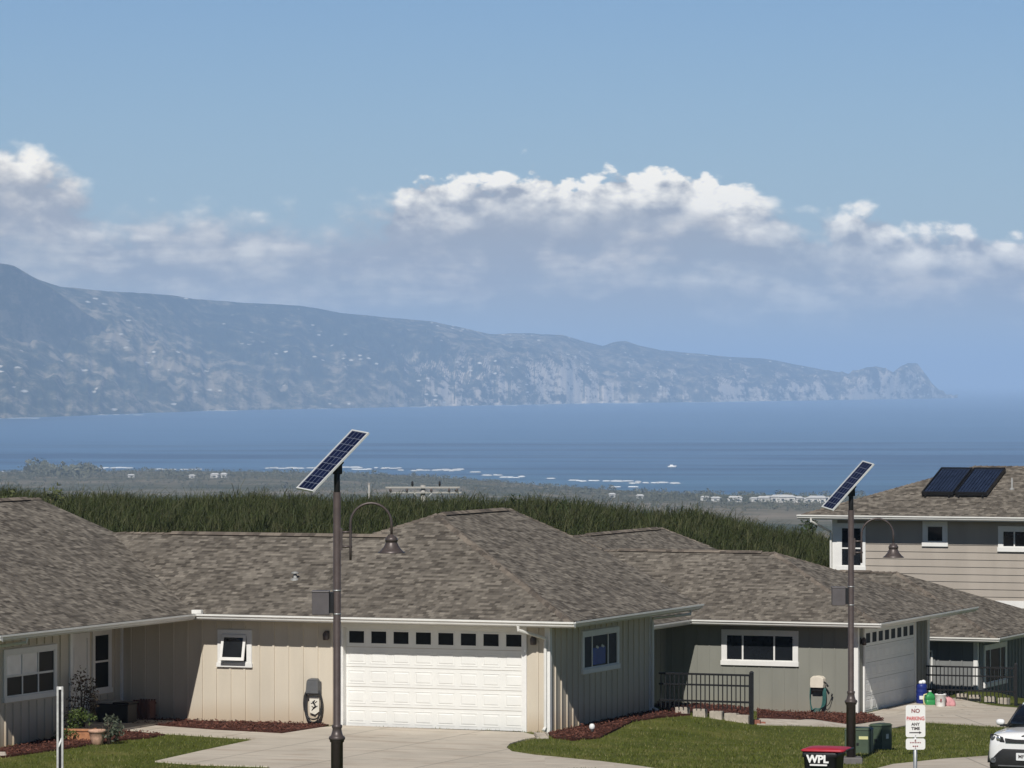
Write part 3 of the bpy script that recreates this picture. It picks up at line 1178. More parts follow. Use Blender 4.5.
def window(parent, axis, fixed, sign, s0, s1, z0, z1, cols, rows, casing=0.10, pale_panes=(), mull=0.05, mat=None, panes=None):
    """s0..z1 is the outside of the casing; cols and rows are fractions of the glazed area"""
    mat = mat or M_TRIM
    f = MB()
    B = lambda *a: wbox(f, axis, fixed, sign, *a)
    B(s0, s1, -.005, .045, z1 - casing, z1)
    B(s0 - .02, s1 + .02, -.005, .065, z0, z0 + casing)
    B(s0, s0 + casing, -.005, .042, z0 + casing, z1 - casing)
    B(s1 - casing, s1, -.005, .042, z0 + casing, z1 - casing)
    a0, a1, b0, b1 = s0 + casing, s1 - casing, z0 + casing, z1 - casing
    e = 0.035
    B(a0, a1, .006, .034, b0, b0 + e)
    B(a0, a1, .006, .034, b1 - e, b1)
    B(a0, a0 + e, .006, .036, b0 + e, b1 - e)
    B(a1 - e, a1, .006, .036, b0 + e, b1 - e)
    xs = [a0 + e + (a1 - a0 - 2 * e) * c for c in cols]
    zs = [b0 + e + (b1 - b0 - 2 * e) * r for r in rows]
    for x in xs[1:-1]:
        B(x - mull / 2, x + mull / 2, .006, .032, b0 + e, b1 - e)
    for z in zs[1:-1]:
        B(a0 + e, a1 - e, .006, .030, z - mull / 2, z + mull / 2)
    fo = f.build('window', mat, parent, bevel=0.004)
    for i in range(len(xs) - 1):
        for j in range(len(zs) - 1):
            p = MB()
            m0 = mull / 2 if i else 0
            m1 = mull / 2 if i < len(xs) - 2 else 0
            n0 = mull / 2 if j else 0
            n1 = mull / 2 if j < len(zs) - 2 else 0
            wbox(p, axis, fixed, sign, xs[i] + m0, xs[i + 1] - m1, .003, .014, zs[j] + n0, zs[j + 1] - n1)
            p.build('pane', M_PALEGLASS if (i, j) in pale_panes else (panes or {}).get((i, j), (panes or {}).get('all', M_GLASS)), fo)
    return fo


def garage_door(parent, axis, fixed, sign, s0, s1, h, ncol, recess=0.0):
    """sectional door, five sections of raised panels, the top one glazed"""
    c = 0.12
    t = MB()
    B = lambda mb, *a: wbox(mb, axis, fixed, sign, *a)
    B(t, s0 - c, s0, recess - .005, recess + .05, -.02, h + c)
    B(t, s1, s1 + c, recess - .005, recess + .05, -.02, h + c)
    B(t, s0, s1, recess - .005, recess + .046, h, h + c)
    if recess:
        B(t, s0 - .005, s0 + .02, .0, recess + .03, -.02, h)
        B(t, s1 - .02, s1 + .005, .0, recess + .03, -.02, h)
        B(t, s0 + .02, s1 - .02, .0, recess + .03, h - .001, h + .015)
    t.build('door_casing', M_TRIM, parent, bevel=0.004)
    d = MB()
    sec = h / 5
    pw = (s1 - s0) / ncol
    for k in range(5):
        z0 = k * sec + .006
        z1 = (k + 1) * sec - .006
        B(d, s0, s1, -.004, .016, z0, z1)
        if k == 4:
            continue
        for i in range(ncol):
            a, b = s0 + i * pw + .06, s0 + (i + 1) * pw - .06
            p, q = z0 + .075, z1 - .075
            # stamped rim, then the raised field inside it
            fw = .022
            B(d, a, b, .015, .024, p, p + fw)
            B(d, a, b, .015, .024, q - fw, q)
            B(d, a, a + fw, .015, .0235, p + fw, q - fw)
            B(d, b - fw, b, .015, .0235, p + fw, q - fw)
            base = [Vector(wall_pt(axis, fixed, sign, s, .0158, z)) for s, z in ((a + .045, p + .045), (b - .045, p + .045), (b - .045, q - .045), (a + .045, q - .045))]
            top = [Vector(wall_pt(axis, fixed, sign, s, .026, z)) for s, z in ((a + .065, p + .065), (b - .065, p + .065), (b - .065, q - .065), (a + .065, q - .065))]
            d.frustum(base, top)
    do = d.build('garage_door', M_DOOR, parent)
    z0, z1 = 4 * sec + .10, 5 * sec - .10
    for i in range(ncol):
        a, b = s0 + i * pw + .10, s0 + (i + 1) * pw - .10
        w = MB()
        B(w, a - .03, b + .03, .012, .026, z0 - .03, z0)
        B(w, a - .03, b + .03, .012, .026, z1, z1 + .03)
        B(w, a - .03, a, .012, .0255, z0, z1)
        B(w, b, b + .03, .012, .0255, z0, z1)
        wo = w.build('door_window', M_DOOR, do)
        g = MB()
        B(g, a, b, .010, .019, z0, z1)
        g.build('door_pane', M_DULLGLASS, do)
    return do


def gutter(parent, runs, name='gutter', mat=None):
    """K-style gutter on a fascia board; runs: (p0, p1, outward direction, top z)"""
    g = MB()
    for (x0, y0), (x1, y1), (ox, oy), z in runs:
        prof = [(-.02, -.155), (.075, -.115), (.09, -.07), (.125, -.045), (.125, 0), (.105, 0), (.10, -.035), (.0, -.035), (-.02, -.02)]
        a = [Vector((x0 + ox * d, y0 + oy * d, z + h)) for d, h in prof]
        b = [Vector((x1 + ox * d, y1 + oy * d, z + h)) for d, h in prof]
        g.frustum(a, b)
    return g.build(name, mat or M_GUTTER, parent)


def roof_mesh(parent, faces, name='roof'):
    r = MB()
    for f in faces:
        r.face(f)
    bm = r.bm
    bmesh.ops.remove_doubles(bm, verts=bm.verts[:], dist=0.002)
    for f in bm.faces:
        f.normal_update()
        if f.normal.z < 0:
            f.normal_flip()
    return r.build(name, M_SHINGLE, parent, recalc=False)


def ridge_cap(parent, lines, rad=0.05):
    for a, b in lines:
        c = MB()
        a, b = Vector(a), Vector(b)
        n = max(2, int((b - a).length / .22))
        dirv = (b - a) / n
        side = Vector((-dirv.y, dirv.x, 0)).normalized()
        for i in range(n):
            p, q = a + dirv * i, a + dirv * (i + 1.12)
            lift = Vector((0, 0, .018))
            lo = Vector((0, 0, -.045))
            c.frustum([p + side * .13 + lo, p + lift * .3, p - side * .13 + lo, p + Vector((0, 0, -.08))],
                      [q + side * .13 + lo + lift, q + lift * 1.6, q - side * .13 + lo + lift, q + Vector((0, 0, -.08))])
        c.build('ridge_cap', M_SHINGLE_CAP, parent)


def ridge_vent(parent, a, b):
    a, b = Vector(a), Vector(b)
    d = (b - a).normalized()
    s = Vector((-d.y, d.x, 0)) * .16
    m = MB()
    m.frustum([a + s + Vector((0, 0, -.02)), a + Vector((0, 0, .055)), a - s + Vector((0, 0, -.02)), a + Vector((0, 0, -.06))],
              [b + s + Vector((0, 0, -.02)), b + Vector((0, 0, .055)), b - s + Vector((0, 0, -.02)), b + Vector((0, 0, -.06))])
    return m.build('ridge_vent', M_SHINGLE_CAP, parent)


def trim(parent, a, b, mat=None):
    t = MB()
    t.box(a, b)
    return t.build('corner_trim', mat or M_TRIM, parent, bevel=.004)


def downspout(parent, p_top, p_wall, z_bot, out, kick=.25, name='downspout'):
    p_top, p_wall = Vector(p_top), Vector(p_wall)
    m = MB()
    out = Vector(out)
    path = [p_top, p_top + Vector((0, 0, -.10)), p_wall + Vector((0, 0, .12)), p_wall, Vector((p_wall.x, p_wall.y, z_bot + .15)), Vector((p_wall.x, p_wall.y, z_bot + .07)) + out * kick]
    m.tube(path, .042, 6, smooth=False)
    return m.build(name, M_GUTTER, parent, bevel=0.006)


def vent_pipe(parent, p, h=.28, r=.05, cap=True):
    m = MB()
    p = Vector(p)
    m.lathe([(r * 3, -.05), (r * 3, .0), (r * 1.3, .05), (r, .06), (r, h), (r * .8, h)], p, 12)
    if cap:
        m.lathe([(r * 2.2, h * .78), (r * 2.3, h * .86), (r * 1.6, h * 1.02), (.001, h * 1.1)], p, 12)
    return m.build('vent_pipe', M_VENT, parent)


def wall_lamp(parent, axis, fixed, sign, s, z):
    m = MB()
    wbox(m, axis, fixed, sign, s - .05, s + .05, 0, .03, z - .1, z + .1)
    m.lathe([(.05, z - .13), (.075, z - .12), (.085, z + .02), (.05, z + .08), (.015, z + .11)], wall_pt(axis, fixed, sign, s, .11, 0), 10)
    return m.build('wall_lamp', M_BRONZE, parent)


M_VENT = paint('dull_vent_metal', (0.30, 0.30, 0.29), 0.65, 0.2, 14, metal=0.3)
P_ = 0.385
ZE = 2.8


def house_one():
    pl = Plot(O1)
    h = thing('house', 'long beige board and batten house with a closed white garage door facing front', 'house', O1, -YAW)
    ue, ve, ul = .85, -.7, -9.4
    F0, F1 = (ul, ve, ZE), (ue, ve, ZE)
    A = (-5.35, 5.5, ZE + P_ * 6.2)
    B = (-5.35, 10.7, ZE + P_ * 6.2)
    K = (-2.62, 10.55, ZE + P_ * (ue + 2.62))
    E_ = (ue, 8.76, ZE)
    zm = ZE + P_ * 4.8
    M1 = (-5.35 - (A[2] - zm) / P_, 4.1, zm)
    M0 = (ul - 4.8, 4.1, zm)
    BL = (-11.55, 14.0, ZE)
    BM = (-11.55, 8.9, ZE)
    ur = -16.5
    zl = ZE + P_ * (ul - ur)
    LB = (ur, 4.25, zl)
    LA = (ur, -11.05 + 7.1, zl)
    L0 = (ul, -11.05, ZE)
    uf = 2 * ur - ul
    L1 = (uf, -11.05, ZE)
    L2 = (uf, 4.25, ZE)
    roof = roof_mesh(h, [[F0, F1, A, M1, M0], [F1, E_, K, B, A], [M1, A, B, BL, BM], [B, K, BL], [K, E_, BL],
                         [M0, M1, BM, (-17.5, 8.9, ZE), (-17.5, 4.1, zm)], [(-17.5, 8.9, ZE), (-20, 4.3, ZE), (-17.5, 4.1, zm)],
                         [L0, F0, M0, (ul - 4.8, 4.25, zm), LB, LA], [L0, LA, L1], [L1, LA, LB, L2], [LB, (ul - 4.8, 4.25, zm), L2]])
    ridge_cap(roof, [((-14.0, 4.1, zm), M1), (LA, LB), (A, B), (F1, A), (B, K), (A, M1)])
    ridge_vent(roof, (-12.4, 4.1, zm), (-4.2 - 1.9, 4.1, zm))
    ridge_vent(roof, (-5.35, 5.9, A[2]), (-5.35, 10.3, A[2]))
    ridge_vent(roof, (ur, -3.5, zl), (ur, 3.6, zl))
    vent_pipe(roof, (-7.57, 1.45, ZE + P_ * 2.15 - .03), .2, .045)
    vent_pipe(roof, (-15.0, -1.0, zl - P_ * 1.5), .22, .04, False)
    gutter(h, [((ul + .1, ve), (ue + .12, ve), (0, -1), ZE)])
    gutter(h, [((ue, ve + .0), (ue, 8.76), (1, 0), ZE)])
    gutter(h, [((ul, -11.15), (ul, ve - .1), (1, 0), ZE)])
    gutter(h, [((uf, -11.05), (ul + .12, -11.05), (0, -1), ZE)])
    sg = MB()
    sg.box((ul - .01, ve - .135, ZE + .001), (ul + .26, ve + .0, ZE + .10))
    sg.build('splash_guard', M_GUTTER, h, bevel=.01)
    s = MB()
    zs = ZE - .16
    s.box((ul, ve + .001, zs), (ue - .001, .2, zs + .03))
    s.box((-.3, .2, zs), (ue - .001, 8.75, zs + .03))
    s.box((-12, -11.05 + .001, zs), (ul - .001, .2, zs + .03))
    s.box((uf, -11.05 + .001, zs), (-12, -10.0, zs + .03))
    s.box((uf, -10.0, zs), (-22.5, 4.25, zs + .03))
    s.build('soffit', M_SOFFIT, h)
    # walls: garage block, projecting wing, porch recess, hidden rear
    zt = zs - .002
    w = MB()
    w.box((-12.5, .19, -.05), (0, 7.25, zt))
    w.box((-12.5, 0, -.05), (-5.59, .19, zt))
    w.box((-.69, 0, -.05), (0, .19, zt))
    w.box((-5.59, 0, 2.52), (-.69, .19, zt))
    w.box((-22.7, -10.25, -.05), (-10.4, -5.5, zt))
    w.box((-22.7, -5.5, -.05), (-11.8, 0, zt))
    w.box((-22.69, 0, -.05), (-12.5, 4.2, zt + .4))
    w.box((-10.8, 7.25, -.05), (-3.6, 12.5, zt))
    gb = [Vector((-22.5, 4.24, zt)), Vector((-10.6, 4.24, zt)), Vector((-16.5, 4.24, zl - .05))]
    w.prism(gb, (0, -.12, 0))
    win_f = [(-9.09, -8.07, 1.38, 2.41)]
    battens(w, 'u', 0, -1, -11.75, -5.75, .02, zt, win_f)
    battens(w, 'u', 0, -1, -.5, -.05, .02, zt, (), .3)
    battens(w, 'v', 0, 1, .0, 7.25, .02, zt, [(2.2, 4.88, 1.28, 2.42)], .40, start=.42)
    battens(w, 'v', -10.4, 1, -10.25, -5.6, .02, zt, [(-9.0, -6.25, 1.02, 2.36)], .40)
    battens(w, 'v', -11.8, 1, -5.4, -.05, .02, zt, [(-3.0, -1.9, -.1, 2.3), (-1.72, -.62, .7, 2.4)], .40)
    battens(w, 'u', -10.25, -1, -22.6, -10.45, .02, zt)
    w.build('wall', M_WALL1, h)
    f = MB()
    f.box((-12.4, -.02, -.6), (.02, 7.27, .0))
    f.box((-22.7, -10.27, -.6), (-10.38, 4.2, .0))
    f.box((-10.8, 7.27, -1), (-3.6, 12.5, .0))
    f.build('foundation', M_FOUND, h)
    trim(h, (-.10, -.045, .0), (.045, .0, zt))
    trim(h, (.0, .0, .0), (.044, .10, zt))
    trim(h, (-.0, 7.15, .0), (.045, 7.29, zt))
    trim(h, (-10.4, -5.6, .0), (-10.355, -5.455, zt))
    trim(h, (-11.8, -.1, .0), (-11.755, -.002, zt))
    garage_door(h, 'u', .19, -1, -5.58, -.70, 2.5, 8, recess=.19)
    # small top-hung window standing open
    wo = window(h, 'u', 0, -1, -9.06, -8.10, 1.42, 2.37, [0, 1], [0, 1], .11)
    sa = MB()
    tilt = Matrix.Translation((-8.58, -.05, 2.24)) @ Matrix.Rotation(radians(-13), 4, 'X')
    for a, b in (((-.34, -.03, -.66), (.34, .0, -.58)), ((-.34, -.03, -.07), (.34, .0, 0)), ((-.34, -.03, -.58), (-.27, .0, -.07)), ((.27, -.03, -.58), (.34, .0, -.07))):
        sa.box(a, b, tilt)
    so_ = sa.build('sash', M_TRIM, h)
    so_.parent = wo
    pa = MB()
    pa.box((-.27, -.02, -.58), (.27, -.012, -.07), tilt)
    pa.build('sash_pane', M_GLASS, wo)
    wo = window(h, 'v', 0, 1, 2.22, 4.86, 1.31, 2.39, [0, .24, .73, 1], [0, 1], .12, panes={'all': M_DULLGLASS})
    m = MB()
    wbox(m, 'v', 0, 1, 3.02, 3.90, .0142, .0155, 1.50, 1.93)
    m.build('blue_cloth', M_BLUEBLIND, wo)
    for a, b, c, d in ((3.22, 3.36, 1.93, 1.99), (3.30, 3.44, 1.91, 1.96), (3.60, 3.74, 1.94, 2.0), (3.68, 3.84, 1.92, 1.97)):
        m = MB()
        m.prism([(.0146, a, c), (.0146, (a + b) / 2, c - .015), (.0146, b, c + .01), (.0146, (a + 2 * b) / 3, d), (.0146, (2 * a + b) / 3, d - .01)], (.0016, 0, 0))
        m.build('pale_patch', M_PALEGLASS, wo)
    window(h, 'v', -10.4, 1, -8.97, -6.28, 1.06, 2.32, [0, .33, .67, 1], [0, .48, 1], .12, pale_panes=((0, 1), (1, 1)), panes={'all': M_DULLGLASS})
    window(h, 'v', -11.8, 1, -1.70, -.64, .74, 2.38, [0, 1], [0, .5, 1], .12, panes={'all': M_DULLGLASS})
    d = MB()
    wbox(d, 'v', -11.8, 1, -2.95, -2.83, -.005, .05, .08, 2.3)
    wbox(d, 'v', -11.8, 1, -2.0, -1.88, -.005, .05, .08, 2.3)
    wbox(d, 'v', -11.8, 1, -2.95, -1.88, -.005, .052, 2.2, 2.34)
    wbox(d, 'v', -11.8, 1, -2.83, -2.0, -.004, .02, .08, 2.2)
    wbox(d, 'v', -11.8, 1, -2.70, -2.13, .02, .03, .3, 1.0)
    wbox(d, 'v', -11.8, 1, -2.70, -2.13, .02, .03, 1.2, 2.0)
    do = d.build('door', M_TRIM, h)
    kn = MB()
    kn.lathe([(.012, 0), (.03, .03), (.03, .06), (.01, .08)], wall_pt('v', -11.8, 1, -2.1, .02, 1.0), 10, Matrix.Rotation(pi / 2, 3, 'Y'))
    kn.build('handle', M_GALV, do)
    downspout(h, (-.52, ve - .06, ZE - .13), (-.06, -.10, 2.22), .0, (0, -1, 0), .12)
    downspout(h, (ue + .05, 7.9, ZE - .13), (.09, 7.2, 2.35), .0, (1, 0, 0), .15)
    downspout(h, (ul + .06, -9.75, ZE - .13), (-10.31, -9.98, 2.3), .0, (1, 0, 0), .15)
    wall_lamp(h, 'u', 0, -1, -6.0, 2.3)
    wall_lamp(h, 'u', 0, -1, -.38, 2.3)
    pf = MB()
    pf.box((-11.75, -5.45, -.1), (-9.95, -.75, .075))
    pf.build('porch_floor', M_CONC, h)
    return pl, h


def house_two():
    pl = Plot(O2)
    h = thing('house', 'sage grey house behind the short black fence, garage door on its shaded side', 'house', O2, -YAW)
    ue, ve, ul = .85, -.7, -5.1
    vb = 9.0
    w_ = (vb - ve) / 2
    zm = ZE + P_ * w_
    F0, F1 = (ul, ve, ZE), (ue, ve, ZE)
    C1 = (ue - w_, ve + w_, zm)
    M0 = (ul - w_, ve + w_, zm)
    E_ = (ue, vb, ZE)
    E2 = (ue, 10.0, ZE)
    ur = -11.0
    zl = ZE + P_ * (ul - ur)
    LB = (ur, 13.1, zl)
    LA = (ur, -6.5, zl)
    L0, L1 = (ul, -12.4, ZE), (2 * ur - ul, -12.4, ZE)
    uf = 2 * ur - ul
    V0 = (-9.45, 13.45, ZE + P_ * (ul + 9.45))
    roof = roof_mesh(h, [[F0, F1, C1, M0], [F1, E_, C1], [C1, E_, (ul, vb, ZE), M0],
                         [L0, F0, M0, (ul, vb, ZE), (ul, 14, ZE), V0, LB, LA], [L0, LA, L1], [L1, LA, LB, (uf, 13.1, ZE)], [LB, V0, (ul, 14, ZE), (uf, 13.1, ZE)]])
    ridge_cap(roof, [(M0, C1), (LA, LB), (F1, C1), (E_, C1), (LB, V0)])
    ridge_vent(roof, (-9.2, ve + w_, zm), (-4.4, ve + w_, zm))
    ridge_vent(roof, (ur, 6.0, zl), (ur, 12.6, zl))
    # small porch roof carried on along the side eave
    gutter(h, [((ul + .1, ve), (ue + .12, ve), (0, -1), ZE)])
    gutter(h, [((ue, ve), (ue, 9.9), (1, 0), ZE)])
    gutter(h, [((ul, -12.4), (ul, ve - .1), (1, 0), ZE)])
    pr = MB()
    pr.face([(ue, vb, ZE), (ue, 9.9, ZE), (-3, 9.9, ZE + .05), (-3, vb, ZE + .05)])
    pr.build('porch_roof', M_SHINGLE, h)
    zs = ZE - .16
    s = MB()
    s.box((ul, ve + .001, zs), (ue - .001, .2, zs + .03))
    s.box((-.3, .2, zs), (ue - .001, 9.88, zs + .03))
    s.box((-6.4, -12.39, zs), (ul - .001, .2, zs + .03))
    s.build('soffit', M_SOFFIT, h)
    zt = zs - .002
    w = MB()
    w.box((-7, 0, -.05), (0, 7.45, zt))
    w.box((-16, -11.6, -.05), (-6.1, 13, zt))
    w.box((-6.1, 7.45, -.05), (-.8, 8.9, zt))
    gb = [Vector((-16.5, 13.05, zt)), Vector((-5.6, 13.05, zt)), Vector((-11, 13.05, zl - .05))]
    w.prism(gb, (0, -.12, 0))
    battens(w, 'u', 0, -1, -6.1, -.1, .02, zt, [(-4.33, -1.82, 1.38, 2.5)], .40, w=.03, d=.014)
    battens(w, 'v', -6.1, 1, -11.5, -.05, .02, zt, (), .40, w=.03, d=.014)
    battens(w, 'v', 0, 1, 6.1, 7.4, .02, zt, (), .4)
    w.build('wall', M_WALL2, h)
    f = MB()
    f.box((-7, -.02, -.7), (.02, 7.47, .0))
    f.box((-16, -11.62, -.7), (-6.08, 13, .0))
    f.build('foundation', M_FOUND, h)
    trim(h, (-.10, -.045, 0), (.045, 0, zt))
    trim(h, (0, 0, 0), (.044, .10, zt))
    trim(h, (0, 7.34, 0), (.046, 7.5, zt))
    window(h, 'u', 0, -1, -4.30, -1.85, 1.40, 2.48, [0, .24, .72, 1], [0, 1], .14)
    garage_door(h, 'v', 0, 1, .72, 5.9, 2.5, 8)
    wall_lamp(h, 'v', 0, 1, .35, 2.2)
    return pl, h


def house_three():
    pl = Plot(O3)
    h = thing('house', 'low slate grey house with a dark recessed porch, partly hidden beyond the driveway', 'house', O3, -YAW)
    ue, ve, ul = .85, -.7, -9.0
    vb = 9.0
    w_ = (vb - ve) / 2
    zm = ZE + P_ * w_
    F0, F1 = (ul, ve, ZE), (ue, ve, ZE)
    C1, C0 = (ue - w_, ve + w_, zm), (ul + w_ * .3, ve + w_, zm)
    E_, B0 = (ue, vb, ZE), (ul, vb, ZE)
    roof = roof_mesh(h, [[F0, F1, C1, C0], [F1, E_, C1], [C1, E_, B0, C0], [F0, C0, B0]])
    ridge_cap(roof, [(C0, C1), (F1, C1)])
    ridge_vent(roof, (-6.0, ve + w_, zm), (-4.9, ve + w_, zm))
    gutter(h, [((ul, ve), (ue + .12, ve), (0, -1), ZE)])
    gutter(h, [((ue, ve), (ue, vb), (1, 0), ZE)])
    zs = ZE - .16
    s = MB()
    s.box((ul, ve + .001, zs), (ue - .001, 3.0, zs + .03))
    s.box((-.3, 3.0, zs), (ue - .001, vb, zs + .03))
    s.build('soffit', M_SOFFIT, h)
    zt = zs - .002
    w = MB()
    w.box((-1.55, 0, -.05), (0, 7.6, zt))
    w.box((-8.5, .9, -.05), (-1.55, 7.6, zt))
    battens(w, 'u', 0, -1, -1.5, -.05, .02, zt, (), .4)
    battens(w, 'v', 0, 1, .1, 7.6, .02, zt, [(.75, 3.6, 1.0, 2.5)], .4)
    battens(w, 'u', .9, -1, -8.4, -1.6, .02, zt, [(-4.9, -3.4, -.1, 2.3)], .4)
    w.build('wall', M_WALL3, h)
    trim(h, (-1.68, -.04, 0), (-1.40, .06, zt), M_WALL3)  # trim given the dark wall colour to paint in eave shade
    trim(h, (-.10, -.045, 0), (.045, 0, zt))
    trim(h, (0, 0, 0), (.044, .10, zt))
    f = MB()
    f.box((-8.5, -.02, -.6), (.02, 7.6, .0))
    f.build('foundation', M_FOUND, h)
    window(h, 'v', 0, 1, .80, 3.55, 1.05, 2.45, [0, .24, .76, 1], [0, 1], .14, panes={'all': M_DULLGLASS})
    d = MB()
    wbox(d, 'u', .9, -1, -4.8, -3.5, -.005, .05, .0, 2.25)
    po = d.build('patio_door', M_WALL3, h)
    g = MB()
    wbox(g, 'u', .9, -1, -4.68, -3.62, .05, .056, .12, 2.13)
    g.build('door_pane', M_DULLGLASS, po)
    downspout(h, (-2.35, ve - .06, ZE - .13), (-1.5, -.09, 2.15), .0, (0, -1, 0), .1)
    return pl, h


def house_four():
    pl = Plot(O4)
    h = thing('two_storey_house', 'tall taupe two storey house with horizontal lap siding and two roof collectors', 'house', O4, -YAW)
    ze = at(800, 514.2, 160).z
    D_ = 9.4
    L_ = 12.3
    o = .95
    p = .335
    w_ = (D_ + 2 * o) / 2 - .6
    zm = ze + p * w_
    a, b, c, d = (-o, -o, ze), (L_ + o, -o, ze), (L_ + o, -o + 2 * w_, ze), (-o, -o + 2 * w_, ze)
    r0, r1 = (-o + w_, -o + w_, zm), (L_ + o - w_, -o + w_, zm)
    roof = roof_mesh(h, [[a, b, r1, r0], [b, c, r1], [c, d, r0, r1], [d, a, r0]])
    ridge_cap(roof, [(r0, r1), (a, r0), (b, r1)])
    gutter(h, [((-o - .12, -o), (L_ + o, -o), (0, -1), ze)])
    gutter(h, [((-o, -o), (-o, -o + 2 * w_), (-1, 0), ze)])
    s = MB()
    zs = ze - .17
    s.box((-o + .001, -o + .001, zs), (L_ + o - .001, -o + 2 * w_ - .001, zs + .03))
    s.build('soffit', M_SOFFIT, h)
    zb = O3.z - .2
    back = 2 * (w_ - o)
    win = []
    for x0, y0, x1, y1 in ((837.5, 523, 866, 570.5), (923, 521, 948, 546.6), (998.5, 526, 1031, 552)):
        u0, z1 = pl.onv(x0, y0, 0)
        u1, z0 = pl.onv(x1, y1, 0)
        win.append((u0, u1, z0, z1))
    band = pl.onv(1000, 604.3, 0)[1]
    w = MB()
    w.box((0, 0, zb), (L_, back, zs - .001))
    lap = .262
    z = zb
    while z < zs - .02:
        z1 = min(z + lap, zs - .002)
        for (x0, y0, x1, y1, nx, ny) in ((0, 0, L_, 0, 0, -1), (L_, 0, L_, back, 1, 0)):
            A0, B0 = Vector((x0, y0, z)), Vector((x1, y1, z))
            n = Vector((nx, ny, 0))
            A1, B1 = Vector((x0, y0, z1)), Vector((x1, y1, z1))
            w.frustum([A0 + n * .001, B0 + n * .001, B1 + n * .001, A1 + n * .001], [A0 + n * .034, B0 + n * .034, B1 + n * .006, A1 + n * .006])
        z = z1
    w.build('wall', M_WALL4, h)
    trim(h, (-.05, -.055, zb), (.13, 0, zs - .002))
    trim(h, (-.05, 0, zb), (0, .13, zs - .002))
    trim(h, (.13, -.06, band - .13), (L_, -.0, band + .13))
    window(h, 'u', -.03, -1, *win[0][:2], win[0][2], win[0][3], [0, 1], [0, .46, 1], .15)
    window(h, 'u', -.03, -1, *win[1][:2], win[1][2], win[1][3], [0, 1], [0, 1], .16)
    window(h, 'u', -.03, -1, *win[2][:2], win[2][2], win[2][3], [0, .5, 1], [0, 1], .16)
    downspout(h, (-.55, -o - .06, ze - .13), (-.09, -.1, ze - .75), zb, (0, -1, 0), .1)

    def on_roof(px, py):
        d_ = ray(px, py)
        q = Vector((0, 0, HC)) - O4
        n = Vector((0, -p, 1))
        dl = Vector((d_.dot(U), d_.dot(V), d_.z))
        ql = Vector((q.dot(U), q.dot(V), q.z))
        t_ = (ze + p * o - ql.dot(n)) / dl.dot(n)
        return ql + dl * t_
    v1 = on_roof(1012, 489)
    vent_pipe(roof, v1, .4, .035, False)
    v1 = on_roof(1001, 480)
    n = Vector((0, -p, 1)).normalized()
    es, us = Vector((1, 0, 0)), Vector((0, 1, p)).normalized()
    q0 = on_roof(921.8, 497.0)
    q1 = on_roof(938.6, 472.2)
    slope = (q1 - q0).dot(us)
    for k in range(2):
        bl = q0 + es * (k * 1.245)
        c_ = thing('solar_collector', ['dark flat solar water heater on the upper roof, beside the roof hip', 'dark flat solar water heater on the upper roof, next to the thin vent pipe'][k], 'solar panel', O4, -YAW, 'solar water heaters on the upper roof')
        M = Matrix.Translation(bl) @ Matrix((es, us, n)).transposed().to_4x4()
        bx = MB()
        wdt, ln = 1.19, slope
        bx.box((0, 0, .06), (wdt, .06, .20), M)
        bx.box((0, ln - .06, .06), (wdt, ln, .20), M)
        bx.box((0, .06, .06), (.05, ln - .06, .20), M)
        bx.box((wdt - .05, .06, .06), (wdt, ln - .06, .20), M)
        bx.box((.05, .06, .06), (wdt - .05, ln - .06, .13), M)
        bx.build('frame', M_BLACK, c_, bevel=.006)
        ab = MB()
        nt_ = 9
        for i in range(nt_):
            x0 = .05 + (wdt - .10) * i / nt_
            ab.box((x0 + .014, .06, .13), (x0 + (wdt - .10) / nt_ - .014, ln - .06, .165), M)
        ab.build('absorber', M_ABSORB, c_)
        for x in (.15, wdt - .15):
            lg = MB()
            lg.box((x - .03, -.1, -.03), (x + .03, .05, .10), M)
            lg.build('bracket', M_BLACK, c_)
    return pl, h


M_ABSORB = paint('blue_black_absorber', (0.022, 0.032, 0.062), 0.2, 0.3, 3, spec=0.6)
M_DULLGLASS = glass('dull_glass', (0.012, 0.013, 0.014), 0.5, 0.12)  # dark glass, reflections dulled so the panes stay black
M_BLUEBLIND = glass('blue_cloth_behind_glass', (0.02, 0.075, 0.42), 0.12, 0.3)
P1, H1 = house_one()
P2, H2 = house_two()
P3, H3 = house_three()
P4, H4 = house_four()

